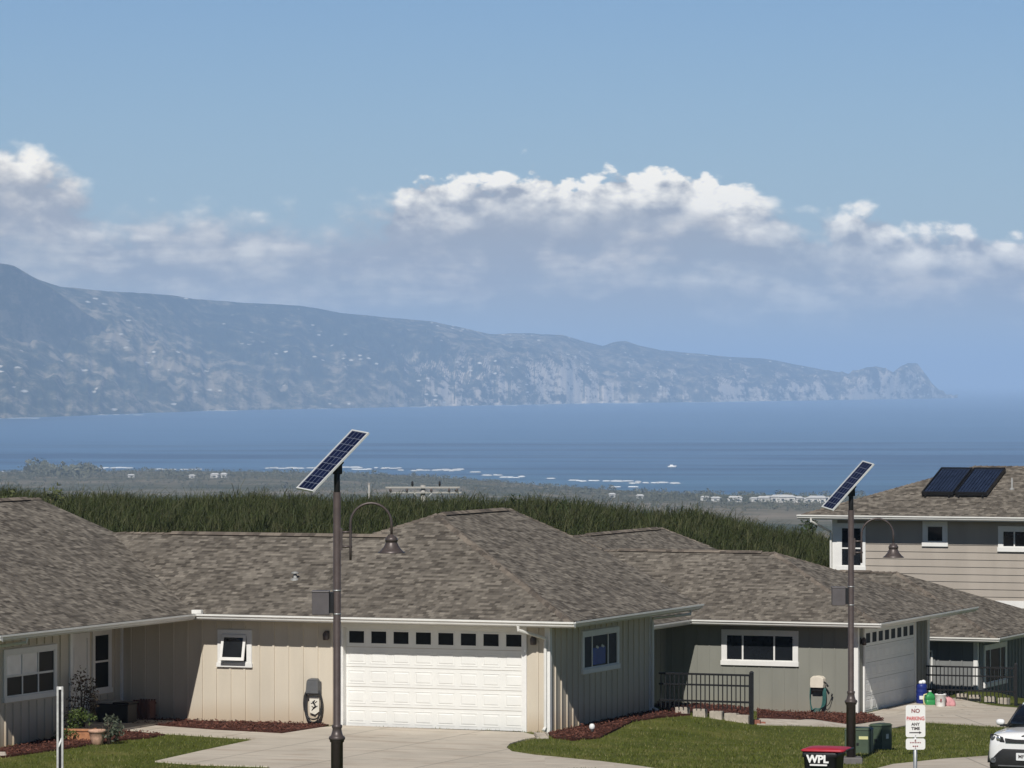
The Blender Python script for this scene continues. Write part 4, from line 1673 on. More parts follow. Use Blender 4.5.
# ------------------------------------------------------------------ tall grass field behind the houses
def tall_grass():
    N = 230000
    y = NR.uniform(158, 207, N * 2)
    x = NR.uniform(-.142, .128, N * 2) * y
    keep = []
    for i in range(len(x)):
        u, v = fr(Vector((x[i], y[i], 0)), O4)
        if u > -1.6 and v > -3 and u < 16:
            continue
        keep.append(i)
        if len(keep) == N:
            break
    x, y = x[keep], y[keep]
    n = len(x)
    z = np.array([hground(a, b) for a, b in zip(x, y)])
    clump = np.array([mnoise.fractal(Vector((a * .28, b * .28, 1)), .8, 2, 4) for a, b in zip(x, y)])
    h = 1.95 + .55 * clump + NR.normal(0, .22, n)
    h = np.clip(h, .8, 3.1)
    ang = NR.uniform(0, 2 * pi, n)
    lean = NR.uniform(.05, 1.1, n) * h * .5
    lx, ly = np.cos(ang) * lean + .12 * h, np.sin(ang) * lean
    wd = NR.uniform(.006, .017, n)
    wa = NR.uniform(0, 2 * pi, n)
    wx, wy = np.cos(wa) * wd, np.sin(wa) * wd * .6
    k = np.array([(0, 0, 0), (.25, 0, .55), (.65, 0, .9), (1.15, 0, 1.0)])
    droop = NR.uniform(.62, 1.0, n)
    vs = np.zeros((n, 8, 3))
    for j in range(4):
        fz = [0, .5, .85, 1][j]
        fl = [0, .2, .6, 1.0][j]
        w = [1, 1, .75, .25][j]
        zz = z + h * (fz if j < 3 else droop) - .05
        vs[:, 2 * j] = np.stack([x + lx * fl - wx * w, y + ly * fl - wy * w, zz], 1)
        vs[:, 2 * j + 1] = np.stack([x + lx * fl + wx * w, y + ly * fl + wy * w, zz], 1)
    base = np.arange(n)[:, None] * 8
    fs = np.concatenate([base + np.array([[2 * j, 2 * j + 1, 2 * j + 3, 2 * j + 2]]) for j in range(3)])
    o = kind(mesh_np('tall_grass', vs.reshape(-1, 3), fs, M_CANE), 'stuff')
    o['label'] = 'field of dark green tall grass on the rise behind the houses'
    o['category'] = 'grass'


tall_grass()


def leaf_cloud(center, rad, n, size, seed, flat_=1.0, upright=.3, bias=0.0):
    """n little leaf faces through an uneven crown volume; returns verts, quads"""
    rs = np.random.RandomState(seed)
    lob = rs.normal(0, 1, (7, 3))
    lob /= np.linalg.norm(lob, axis=1)[:, None]
    lob = lob * np.array(rad) * .55
    c = lob[rs.randint(0, 7, n)]
    d = rs.normal(0, 1, (n, 3))
    d /= np.linalg.norm(d, axis=1)[:, None]
    p = c + d * (rs.rand(n, 1) ** .5) * np.array(rad) * .55
    p = p + np.array(center)
    a = rs.normal(0, 1, (n, 3))
    a[:, 2] += upright * 2
    a /= np.linalg.norm(a, axis=1)[:, None]
    b = np.cross(a, rs.normal(0, 1, (n, 3)))
    b /= np.linalg.norm(b, axis=1)[:, None]
    s = size * rs.uniform(.6, 1.4, (n, 1))
    v = np.stack([p - a * s, p + b * s * .42, p + a * s, p - b * s * .42], 1)
    return v.reshape(-1, 3), np.arange(n * 4).reshape(-1, 4)


def shrub(name, label, P, h, r, n, size, mat, seed, cat='shrub', group=None, stems=5, top=1.0, cname='crown'):
    o = thing(name, label, cat, P, 0, group)
    v, f = leaf_cloud((0, 0, h * .58), (r, r, h * .48), n, size, seed)
    mesh_np(cname, v, f, mat, parent=o)
    st = MB()
    rs = random.Random(seed)
    for i in range(stems):
        a = rs.uniform(0, 2 * pi)
        q = Vector((cos(a) * r * .5 * rs.random(), sin(a) * r * .5 * rs.random(), h * rs.uniform(.5, .85)))
        st.tube([(cos(a) * r * .06, sin(a) * r * .06, -.05), (q.x * .4, q.y * .4, q.z * .5), q], [.03 * h / 2, .02 * h / 2, .006 * h], 5)
    st.build('stem', M_BARK, o)
    return o


def on_ground_at(px, D):
    x = (px - CX) / F * D
    return Vector((x, D, hground(x, D) - .03))


shrub('shrub', 'dark bushy shrub standing above the tall grass behind the middle ridge', on_ground_at(514, 198), 2.75, .5, 420, .09, M_LEAF, 3)
shrub('shrub', 'small dark shrub sunk in the grass, right of the garage roof peak', on_ground_at(563, 190), 2.3, .55, 380, .09, M_LEAF, 5)
shrub('shrub', 'leafy sapling poking out of the grass above the left roof ridge', on_ground_at(54, 190), 2.75, .6, 360, .10, M_CANE2, 6)
shrub('shrub', 'thin leafy sapling in the grass at the far left edge', on_ground_at(10, 185), 2.65, .8, 420, .10, M_CANE2, 8)
shrub('small_tree', 'small round dark tree against the left end of the upper gutter', on_ground_at(811, 209), at(811, 517, 209).z - on_ground_at(811, 209).z, .55, 480, .10, M_LEAF, 9, 'tree')
shrub('small_tree', 'small dark tree just below the left tip of the upper gutter', on_ground_at(803, 230), at(803, 518.5, 230).z - on_ground_at(803, 230).z, .40, 240, .10, M_LEAF, 10, 'tree')


def reed(px, D, h, n, seed, label):
    o = thing('reed_clump', label, 'plant', on_ground_at(px, D), 0, None)
    rs = np.random.RandomState(seed)
    vs = []
    fs = []
    for i in range(n):
        a = rs.uniform(0, 2 * pi)
        L = h * rs.uniform(.65, 1.05)
        ln = L * rs.uniform(.1, .5)
        r0 = rs.uniform(0, .5)
        b = np.array([cos(a) * r0, sin(a) * r0, 0])
        w = np.array([-sin(a), cos(a), 0]) * rs.uniform(.03, .06)
        k = len(vs)
        for fz, fl, ww in ((0, 0, .7), (.5, .25, 1), (.82, .6, .8), (.86, 1.1, .1)):
            c = b + np.array([cos(a) * ln * fl, sin(a) * ln * fl, L * fz])
            vs += [c - w * ww, c + w * ww]
        for j in range(3):
            fs.append((k + 2 * j, k + 2 * j + 1, k + 2 * j + 3, k + 2 * j + 2))
    mesh_np('leaves', vs, fs, M_CANE2, parent=o)


reed(803, 158, 4.1, 90, 1, 'pale green reed clump beside the corner of the tall house')
reed(822, 157, 3.5, 80, 2, 'pale green reed clump touching the white corner board of the tall house')
reed(778, 160, 3.2, 45, 3, 'thin pale reed clump in the grass, apart from the two by the tall house')


def utility_pole():
    D = 230.0
    P = on_ground_at(423, D)
    P.z = hground(P.x, P.y) - .2
    zt = at(423, 487.5, D).z
    o = thing('utility_pole', 'pale utility pole with two long crossarms rising just behind the grass', 'utility pole', P, 0.05)
    H = zt - P.z
    m = MB()
    m.tube([(0, 0, 0), (0, 0, H + .12)], [.17, .13], 10)
    m.build('pole', M_PALEWOOD, o)
    k = F / D
    for z, w, dx in ((0, 3.85, -.02), (-.26, 3.75, .12)):
        a = MB()
        for y in (-.19, .19):
            if z == 0 or y < 0:
                a.box((-w / 2 + dx, y - .04, H + z - .045), (w / 2 + dx, y + .04, H + z + .04))
        a.build('crossarm', M_PALEWOOD, o, bevel=.01)
    for i, x in enumerate((-.56, .86, -.85, 1.35, .42, -1.7, 1.75)):
        a = MB()
        if i < 2:
            a.lathe([(.035, H + .05), (.035, H + .1), (.06, H + .12), (.06, H + .2), (.05, H + .22), (.065, H + .26), (.04, H + .32), (.01, H + .35)], (x, -.19, 0), 10)
        else:
            a.lathe([(.03, H - .21), (.07, H - .19), (.07, H - .12), (.05, H - .1), (.06, H - .08), (.02, H - .04)], (x, -.25, 0), 10)
        a.build('insulator', M_BLACK if i < 2 else M_BRONZE, o)
    b = MB()
    b.tube([(-.5, -.28, H - .27), (-.12, -.2, H - .62)], .028, 6)
    b.tube([(.5, -.28, H - .27), (.12, -.2, H - .62)], .028, 6)
    b.build('brace', M_GALV, o)


M_PALEWOOD = paint('sun_bleached_wood', (0.36, 0.35, 0.325), 0.85, 0.15, 4)
utility_pole()
_p = on_ground_at(369, 203)
_m = MB()
_m.tube([(0, 0, -.2), (0, 0, at(369, 484.3, 203).z - _p.z)], .045, 8)
_m.lathe([(.05, at(369, 484.3, 203).z - _p.z), (.05, at(369, 484.3, 203).z - _p.z + .03), (.005, at(369, 484.3, 203).z - _p.z + .06)], (0, 0, 0), 8)
tag(_m.build('marker_post', M_PALEWOOD, loc=_p), 'thin white marker post standing alone in the tall grass', 'post')


# ------------------------------------------------------------------ solar street lamps
def street_lamp(label, D, pxc, e1, e2, px_base):
    x = (pxc - CX) / F * D
    g = hground(x, D)
    o = thing('street_lamp', label, 'street lamp', (x, D, g), 0, 'solar street lamps')
    s = 77.0 / F                               # metres per pixel of the nearer lamp, whose sizes are used for both
    Z = lambda py: 7.31 - 1.1 + (461 - py) * s   # height above the foot, read along the nearer lamp
    zoff = HC - (px_base - HY) * D / F - g       # the plinth stands a little proud of or in the ground
    Zt = lambda py: Z(py) + zoff
    b = MB()
    zb = zoff
    b.box((-.24, -.24, min(-.3, zb - .3)), (.24, .24, zb + .15))
    b.build('plinth', M_PLINTH, o, bevel=.02)
    m = MB()
    zc = Zt(733)
    m.lathe([(.105, zb + .14), (.105, zc - .16), (.125, zc - .15), (.125, zc - .12), (.135, zc - .115), (.145, zc - .085), (.135, zc - .06), (.105, zc - .04), (.085, zc + .03), (.078, zc + .08), (.09, zc + .10), (.09, zc + .14), (.066, zc + .15), (.066, Zt(492))], n=20)
    m.build('pole', M_BRONZE, o)
    m = MB()
    m.tube([(0, 0, Zt(493)), (0, 0, Zt(470))], .055, 10)
    m.box((-.07, -.05, Zt(474)), (.09, .07, Zt(463)))
    m.build('mount', M_BLACK, o, bevel=.01)
    # panel, tilted towards the sun
    e1, e2 = Vector(e1), Vector(e2)
    L1, L2 = e1.length, e2.length
    d1 = e1.normalized()
    d2 = (e2 - d1 * e2.dot(d1)).normalized()
    nn = d2.cross(d1)
    if nn.z < 0:
        nn = -nn
    c = Vector((-.08, -.02, Zt(461) + .02))
    M = Matrix.Translation(c) @ Matrix((d1, d2, nn)).transposed().to_4x4()
    a, w, t, k = L1 / 2, L2 / 2, .035, .026
    p = MB()
    p.box((-a, -w, -t), (a, -w + k, 0), M)
    p.box((-a, w - k, -t), (a, w, 0), M)
    p.box((-a, -w + k, -t), (-a + k, w - k, 0), M)
    p.box((a - k, -w + k, -t), (a, w - k, 0), M)
    p.box((-a + k, -w + k, -t + .006), (a - k, w - k, -.012), M)
    po = p.build('solar_panel', M_ALU, o)
    q = MB()
    q.face([M @ Vector(v) for v in ((-a + k, -w + k, -.0105), (a - k, -w + k, -.0105), (a - k, w - k, -.0105), (-a + k, w - k, -.0105))])
    bm = q.bm
    qo = q.build('cells', M_CELLS, po, recalc=False)
    uvl = qo.data.uv_layers[0].data
    cw = (2 * a - 2 * k)
    for l, uv_ in zip(uvl, ((0, 0), (cw, 0), (cw, 2 * w - 2 * k), (0, 2 * w - 2 * k))):
        # nine by four cells
        l.uv = (uv_[1] / (2 * w - 2 * k) * .5, uv_[0] / cw * .16 * 9)
    qd = MB()
    qd.box((-.5, -.03, -.10), (.5, .03, -t), M)
    qd.box((-.10, -.12, -.14), (.10, .12, -.09), M)
    qd.tube([M @ Vector((.42, -w * .3, -t)), M @ Vector((.42, -w * .3, -.12))], .012, 6)
    qd.build('bracket', M_BLACK, o)
    # battery box strapped to the pole
    q = MB()
    y0, y1 = Zt(614.5), Zt(591)
    q.box((-.43, -.14, y0), (-.13, .12, y1))
    q.box((-.44, -.15, y1 - .02), (-.125, .125, y1 + .012))
    bo = q.build('battery_box', M_BOX, o, bevel=.012)
    q = MB()
    q.box((-.13, -.06, y0 + .03), (-.055, .06, y1 - .02))
    q.build('bracket', M_BLACK, o)
    q = MB()
    q.lathe([(.066, y1 + .0), (.072, y1 + .002), (.072, y1 + .022), (.066, y1 + .024)], n=16)
    q.lathe([(.066, y0 + .0), (.072, y0 + .002), (.072, y0 + .022), (.066, y0 + .024)], n=16)
    q.build('strap', M_GALV, o)
    # gooseneck and bell shade
    xa = 13.5 * s + .0
    xb = 54.5 * s
    r = (xb - xa) / 2
    ztop = Zt(503) - r
    path = [(xa, 0, Zt(560)), (xa, 0, Zt(545)), (xa, 0, Zt(530)), (xa, 0, ztop)]
    for i in range(1, 16):
        an = pi - pi * i / 16
        path.append((xa + r + r * cos(an), 0, ztop + r * sin(an)))
    path += [(xb, 0, ztop), (xb, 0, Zt(535))]
    q = MB()
    q.tube(path, .022, 10)
    ao = q.build('arm', M_BRONZE, o)
    q = MB()
    for py in (532, 546.5):
        q.tube([(.05, 0, Zt(py)), (xa + .03, 0, Zt(py))], .021, 8)
    q.box((.055, -.035, Zt(550)), (.095, .035, Zt(528)))
    q.build('arm_bracket', M_BRONZE, o)
    q = MB()
    zz = Zt(553)
    k_ = s
    prof = [(.235, zz), (.24, zz + .008), (.19, zz + .045), (.135, zz + .11), (.105, zz + .175), (.097, zz + .20), (.112, zz + .205), (.108, zz + .25), (.085, zz + .285), (.04, zz + .305), (.025, zz + .33)]
    q.lathe(prof, (xb, 0, 0), 24)
    q.lathe([(.228, zz + .003), (.18, zz + .04), (.125, zz + .105), (.09, zz + .17), (.0005, zz + .18)], (xb, 0, 0), 24)
    sh = q.build('lamp_shade', M_BRONZE, o)
    q = MB()
    q.lathe([(.0005, zz + .03), (.07, zz + .045), (.085, zz + .09), (.08, zz + .13)], (xb, 0, 0), 14)
    q.build('lamp', M_LENS, sh)
    return o


M_PLINTH = paint('grey_plinth_paint', (0.14, 0.13, 0.125), 0.7, 0.15, 6)
M_BOX = paint('dark_grey_box_paint', (0.10, 0.09, 0.092), 0.5, 0.1, 6)
street_lamp('tall solar street lamp in front of the beige house, its base out of sight', 77.0, 337, (.95, .61, 1.01), (.316, -.39, -.04), 818)
street_lamp('tall solar street lamp on a square plinth beside the red lidded bin', 99.0, 851, (.95, .30, 1.03), (.225, -.45, -.05), 763.6)


# ------------------------------------------------------------------ fences and blocks
def metal_fence(label, O, u0, u1, v, ztop, zbot, zpost_top, zpost_bot, posts, sp, group='black picket fences'):
    P = O + U * u1 + V * v
    o = thing('metal_fence', label, 'fence', (P.x, P.y, 0), -YAW)
    L = u1 - u0
    n = int(L / sp)
    m = MB()
    for i in range(n):
        x = -L * (i + .5) / n
        m.box((x - .012, -.012, zbot - .22), (x + .012, .012, ztop - .01))
    m.build('pickets', M_BLACK, o)
    for z, h in ((ztop, .05), (ztop - .28, .045), (zbot, .05)):
        r = MB()
        r.box((-L, -.022, z - h), (-.03, .022, z))
        r.build('rail', M_BLACK, o)
    for x in posts:
        r = MB()
        r.box((x - .045, -.045, zpost_bot), (x + .045, .045, zpost_top - .03))
        r.frustum([Vector((x + a * .055, b * .055, zpost_top - .03)) for a, b in ((-1, -1), (1, -1), (1, 1), (-1, 1))],
                  [Vector((x + a * .02, b * .02, zpost_top + .02)) for a, b in ((-1, -1), (1, -1), (1, 1), (-1, 1))])
        r.build('post', M_BLACK, o)
    return o


gp = G(751.5, 724.6)
u2, v2 = fr(gp, O2)
zt2 = O2.z + 0
_, zt_ = P2.onv(751, 674.5, v2)
_, zb_ = P2.onv(751, 701.5, v2)
_, zp_ = P2.onv(751, 671.8, v2)
FENCE2 = (u2, v2)
metal_fence('short black picket fence ending in a single post on the open lawn', Vector((O2.x, O2.y, 0)), u2 - 2.55, u2, v2, zt_ + O2.z, zb_ + O2.z, zp_ + O2.z, gp.z - .3, (0,), .118)
gp3 = G(1016, 706)
u3, v3 = fr(gp3, O3)
_, zt_ = P3.onv(1016, 667.5, v3)
_, zb_ = P3.onv(1016, 691, v3)
_, zp_ = P3.onv(1016, 663.5, v3)
metal_fence('longer black picket fence in front of the dark porch by the buckets', Vector((O3.x, O3.y, 0)), u3 - 3.15, u3, v3, zt_ + O3.z, zb_ + O3.z, zp_ + O3.z, gp3.z - .3, (0, -3.15), .125)


def block(P, size, label, group, rz, mat, name='concrete_block', cat='concrete block'):
    m = MB()
    a, b, c = size
    m.box((-a / 2, -b / 2, 0), (a / 2, b / 2, c))
    if name == 'concrete_block':
        for x in (-a * .22, a * .22):
            m.box((x - a * .13, -b * .28, c - .002), (x + a * .13, b * .28, c + .004))
    ob = m.build(name, mat, loc=P, bevel=.012)
    ob.rotation_euler = (0, 0, rz)
    return tag(ob, label, cat, group)


LB = ['leftmost pale concrete block in the shade line under the short fence', 'pale concrete block, second along under the short fence',
      'pale concrete block in the middle of the row under the short fence', 'pale concrete block, last but one before the short fence post',
      'stained concrete block touching the red bricks by the short fence post']
for i, px in enumerate((684.5, 701, 718, 734, 747)):
    y_ = np.interp(px, [677, 751], [713.5, 722.5])
    P = G(px, y_)
    u, v = fr(P, O2)
    Q = Vector((O2.x, O2.y, 0)) + U * u + V * (v2 + .16)
    Q.z = hground(Q.x, Q.y) - .05
    block(Q, (.335, .2, .25), LB[i], 'concrete blocks under the short fence', -YAW + R.uniform(-.05, .05), M_BLOCK)
for i, px in enumerate((756, 761)):
    P = G(px, 724)
    P.z -= .03
    block(P + U * 0.02, (.2, .1, .09 if i else .14), ['red brick leaning by the foot of the short fence post', 'red brick lying next to the pale kerb strip'][i], 'bricks by the fence post', -YAW + .3 * i, M_BRICK, 'brick', 'brick')
LB3 = ['leftmost pale block in the row beneath the longer fence', 'pale block between the leftmost and the middle beneath the longer fence', 'pale block in the middle beneath the longer fence', 'pale block, last before the end post of the longer fence']
for i, px in enumerate((962, 975, 990, 1004)):
    y_ = np.interp(px, [955, 1015], [699, 705])
    P = G(px, y_)
    P.z -= .06
    block(P, (.34, .2, .25), LB3[i], 'concrete blocks under the longer fence', -YAW + R.uniform(-.05, .05), M_BLOCK)


# ------------------------------------------------------------------ hose holders on the walls
def loop_path(w, z0, z1, n=28, sag=1.0, y=0.0, ph=0.0):
    pts = []
    for i in range(n + 1):
        a = 2 * pi * i / n
        zc, zr = (z0 + z1) / 2, (z1 - z0) / 2
        pts.append((w * math.copysign(abs(sin(a)) ** .8, sin(a)), y, zc + zr * cos(a)))
    return pts


M_HOSE_BLACK = paint('black_rubber_hose', (0.035, 0.035, 0.036), 0.5, 0.25, 9)
M_HOSE_TEAL = paint('teal_garden_hose', (0.035, 0.115, 0.105), 0.45, 0.2, 9)
M_GREYPLAST = paint('grey_plastic', (0.10, 0.102, 0.105), 0.5, 0.1, 8)
M_CREAM = paint('cream_plastic', (0.66, 0.60, 0.50), 0.5, 0.06, 8)


def hose_holder_grey():
    P = O1 + U * -6.34 + V * -.04
    o = thing('hose_holder', 'grey wall hose holder with black hose looped tall around a white decorated plate', 'hose holder', P, -YAW)
    m = MB()
    m.frustum([Vector(p) for p in ((-.19, .01, .78), (.19, .01, .78), (.19, .01, 1.12), (-.19, .01, 1.12))],
              [Vector(p) for p in ((-.17, -.20, .82), (.17, -.20, .82), (.15, -.17, 1.14), (-.15, -.17, 1.14))])
    m.frustum([Vector(p) for p in ((-.16, .01, 1.12), (.16, .01, 1.12), (.16, -.17, 1.145), (-.16, -.17, 1.145))],
              [Vector(p) for p in ((-.10, .01, 1.2), (.10, .01, 1.2), (.10, -.12, 1.19), (-.10, -.12, 1.19))])
    m.build('housing', M_GREYPLAST, o, bevel=.015)
    m = MB()
    m.prism([(-.13, -.045, .73), (.14, -.045, .73), (.14, -.045, .36), (.03, -.045, .28), (-.12, -.045, .33)], (0, .02, 0))
    pl = m.build('plate', M_CREAMW, o, bevel=.004)
    m = MB()
    m.tube([(.03, -.052, .64), (-.02, -.055, .60), (.02, -.055, .54), (.05, -.055, .49), (-.01, -.055, .44), (-.06, -.052, .38)], [.012, .026, .018, .026, .016, .006], 8)
    for a, b in (((-.02, -.055, .58), (-.08, -.052, .56)), ((.03, -.055, .58), (.09, -.052, .62)), ((.04, -.055, .48), (.10, -.052, .50)), ((0, -.055, .46), (-.06, -.052, .49))):
        m.tube([a, b], .009, 6)
    m.build('motif', M_BLACK, pl)
    for i in range(6):
        m = MB()
        rr = random.Random(i)
        m.tube(loop_path(.20 + .012 * i, .06 + .035 * rr.random() + (.09 if i % 2 else 0), 1.02 - .01 * i, y=-.06 - .022 * (i % 3) - .01 * rr.random()), .013, 7, cap=False)
        m.build('hose', M_HOSE_BLACK, o)


M_CREAMW = paint('ivory_plate', (0.68, 0.64, 0.55), 0.6, 0.08, 9)
hose_holder_grey()


def hose_holder_cream():
    u, z = P2.onv(819, 680, 0)
    P = O2 + U * u + V * -.03
    o = thing('hose_holder', 'cream wall hose holder with a teal hose hanging in long loops', 'hose holder', P, -YAW)
    zt, zb = 1.16, .78
    m = MB()
    prof = [(-.22, zb), (.22, zb), (.235, zb + .1), (.225, zt - .08), (.16, zt - .02), (0, zt), (-.16, zt - .02), (-.225, zt - .08), (-.235, zb + .1)]
    m.frustum([Vector((x, .0, zz)) for x, zz in prof], [Vector((x * .9, -.22, zb + (zz - zb) * .92 + .01)) for x, zz in prof])
    m.build('housing', M_CREAM, o, bevel=.018)
    m = MB()
    m.box((-.17, -.16, zb - .10), (.17, .0, zb + .01))
    m.build('drum', M_BLACK, o, bevel=.02)
    for i in range(5):
        m = MB()
        rr = random.Random(i + 30)
        w = .20 + .012 * i
        x0 = .015 * (i - 2)
        pts = [(-w + x0, -.09 - .012 * i, zb), (-w - .01 + x0, -.1 - .012 * i, .5), (-w * .85 + x0, -.1 - .012 * i, .22 - .02 * i), (-w * .35 + x0, -.1 - .012 * i, .05 + .03 * i), (x0 + .02, -.1 - .012 * i, .02 + .035 * i),
               (w * .4 + x0, -.1 - .012 * i, .07 + .03 * i), (w * .85 + x0, -.1 - .012 * i, .28), (w + x0, -.1 - .012 * i, .55), (w * .95 + x0, -.09 - .012 * i, zb)]
        sm = []
        for k in range(len(pts) - 1):
            for q in range(4):
                t = q / 4
                p0, p1, p2, p3 = [Vector(pts[max(0, min(len(pts) - 1, k + d))]) for d in (-1, 0, 1, 2)]
                sm.append(.5 * ((2 * p1) + (p2 - p0) * t + (2 * p0 - 5 * p1 + 4 * p2 - p3) * t * t + (3 * p1 - p0 - 3 * p2 + p3) * t ** 3))
        sm.append(Vector(pts[-1]))
        m.tube(sm, .014, 7)
        m.build('hose', M_HOSE_TEAL, o)
    m = MB()
    m.tube([(.22, -.12, .3), (.30, -.12, .25), (.38, -.12, .33), (.42, -.11, .45), (.45, -.1, .56)], .012, 7)
    m.tube([(.44, -.1, .54), (.46, -.1, .62)], .026, 8)
    m.build('nozzle', M_BLACK, o)
    m = MB()
    m.tube([(.20, -.14, .98), (.30, -.20, .93), (.37, -.22, .84)], [.02, .024, .03], 8)
    m.build('crank_handle', M_BLACK, o)


hose_holder_cream()


# ------------------------------------------------------------------ by the beige house: pots, porch things, splash block, globe
def onz(px, py, z):
    d = ray(px, py)
    t = (z - HC) / d.z
    return Vector((d.x * t, t, z))


def planter():
    P = G(80, 741.5)
    o = thing('planter', 'long terracotta planter at the end of the mulch bed', 'planter', P, -.12)
    m = MB()
    m.frustum([Vector(p) for p in ((-.30, -.15, 0), (.30, -.15, 0), (.30, .15, 0), (-.30, .15, 0))],
              [Vector(p) for p in ((-.36, -.19, .27), (.36, -.19, .27), (.36, .19, .27), (-.36, .19, .27))])
    m.build('pot', M_TERRA, o, bevel=.015)
    m = MB()
    m.box((-.385, -.215, .26), (.385, .215, .32))
    m.build('rim', M_TERRA, o, bevel=.012)
    m = MB()
    m.box((-.35, -.18, .3), (.35, .18, .326))
    m.build('soil', M_SOIL, o)
    v, f = leaf_cloud((0, 0, .50), (.46, .30, .30), 620, .042, 21)
    t = mesh_np('bushy_herb', v + np.array(P) + np.array((-.02, 0, 0)), f, M_HERB)
    tag(t, 'bright green leafy herb filling the long terracotta planter', 'plant')
    P2_ = G(97, 745)
    q = MB()
    q.lathe([(.10, 0), (.13, .02), (.17, .18), (.19, .30), (.215, .31), (.215, .37), (.185, .37), (.17, .33), (.001, .325)], n=18)
    q.build('flower_pot', M_PINKPOT, loc=P2_)
    bpy.context.scene.objects['flower_pot']
    tag(COL.objects['flower_pot'], 'round blotched pink pot beside the terracotta planter', 'pot')
    s = shrub('potted_shrub', 'grey green shrub spilling right over the pink pot', P2_ + Vector((.28, .18, .02)), .66, .38, 620, .038, M_GREYLEAF, 24, 'plant', stems=7)
    s = shrub('leggy_plant', 'tall leggy plant with dark reddish leaves behind the terracotta planter', G(82, 737.5), 1.6, .42, 900, .035, M_REDLEAF, 27, 'plant', stems=9)
    s = shrub('bedding_plant', 'low trailing green plant left of the terracotta planter', G(66, 742.5), .35, .30, 260, .035, M_HERB, 29, 'plant', stems=3)


planter()


def porch_things():
    c = P1.loc(onz(116, 722.5, .08))
    W_ = lambda u, v, z=0.078: O1 + U * u + V * v + Vector((0, 0, z))
    o = thing('storage_bench', 'black storage bench with a pale seat edge in the deep porch shade', 'bench', W_(c.x - .1, c.y + .28), -YAW)
    m = MB()
    m.box((-.5, -.26, 0), (.42, .26, .46))
    m.build('base', M_BLACK, o, bevel=.015)
    m = MB()
    m.box((-.54, -.3, .47), (.0, .3, .53))
    m.build('seat', M_GREYLID, o, bevel=.02)
    m = MB()
    m.box((.0, -.29, .465), (.46, .29, .51))
    m.build('lid', M_BLACK, o, bevel=.015)
    c = P1.loc(onz(141, 719.5, .08))
    o = thing('slatted_crate', 'dark red brown slatted crate next to the black storage bench', 'crate', W_(c.x, c.y + .2), -YAW)
    for x0, x1, y0, y1 in ((-.23, .23, -.2, -.18), (-.23, .23, .18, .2)):
        m = MB()
        n = 6
        for i in range(n):
            a = x0 + (x1 - x0) * i / n
            m.box((a + .01, y0, 0), (a + (x1 - x0) / n - .015, y1, .5))
        m.box((x0, y0 + .02, .06), (x1, y1 + .02, .11))
        m.box((x0, y0 + .02, .38), (x1, y1 + .02, .43))
        m.build('slat_side', M_REDWOOD, o)
    m = MB()
    m.box((-.22, -.16, .03), (.22, .18, .06))
    m.build('base', M_REDWOOD, o)
    for s in (-1, 1):
        m = MB()
        m.box((s * .21, -.16, .06), (s * .23, .16, .48))
        m.build('end_panel', M_REDWOOD, o)


M_GREYLID = paint('pale_grey_cushion', (0.32, 0.32, 0.31), 0.7, 0.1, 8)
M_REDWOOD = paint('red_brown_wood', (0.13, 0.058, 0.042), 0.8, 0.25, 7, streak=True)
porch_things()

_m = MB()
_m.frustum([Vector(p) for p in ((-.15, -.38, 0), (.15, -.38, 0), (.13, .28, 0), (-.13, .28, 0))], [Vector(p) for p in ((-.15, -.38, .05), (.15, -.38, .05), (.13, .28, .11), (-.13, .28, .11))])
_m.box((-.15, -.38, .049), (-.12, .26, .125))
_m.box((.12, -.38, .049), (.15, .26, .125))
_o = _m.build('splash_block', M_BLOCK, loc=G(541, 737.8), bevel=.01)
_o.rotation_euler = (0, 0, .1)
tag(_o, 'pale concrete splash block under the white downspout', 'splash block')
_P = G(592, 733.5)
_o = thing('garden_light', 'white globe light sitting in the mulch beside the grey side wall', 'garden light', _P)
_m = MB()
_m.lathe([(.0005, .245), (.035, .24), (.06, .215), (.072, .17), (.066, .13), (.05, .105), (.04, .098)], n=18)
_m.build('globe', M_WHITE, _o)
_m = MB()
_m.lathe([(.042, .0), (.045, .02), (.045, .10)], n=14)
_m.build('base', M_BLACK, _o)
_m = MB()
for i in range(8):
    a = 2 * pi * i / 8
pts = [Vector((.16 * cos(2 * pi * i / 9) * R.uniform(.8, 1.1), .11 * sin(2 * pi * i / 9), 0)) for i in range(9)]
_m.frustum(pts, [Vector((p.x * .6, p.y * .6, .12)) for p in pts])
tag(_m.build('stone', M_BLOCK, loc=G(2, 757.0), bevel=.02), 'pale stone at the left end of the mulch bed', 'stone')


# ------------------------------------------------------------------ street side: sign, post, bin, cabinets
def lattice_post():
    D = 72.0
    x = (60 - CX) / F * D
    g = hground(x, D)
    o = thing('sign_post', 'white perforated metal post standing alone in front of the left window', 'post', (x, D, g - .2), .06)
    H = at(60, 686.5, D).z - g + .2
    zt = at(60, 688, D).z - g + .2
    for sx in (-1, 1):
        m = MB()
        m.box((sx * .055, -.018, 0), (sx * .022, .018, H))
        m.build('rail', M_POSTW, o, bevel=.003)
    m = MB()
    m.box((-.022, .004, .0), (.022, .012, H - .02))
    m.build('web', M_BLACK, o)
    m = MB()
    zz = at(60, 741.5, D).z - g + .2
    m.prism([(-.022, -.016, zz - .1), (.022, -.016, zz + .0), (.022, -.016, zz + .07), (-.022, -.016, zz - .03)], (0, .018, 0))
    m.box((-.022, -.016, H - .05), (.022, .002, H - .002))
    m.build('brace', M_WHITE, o)


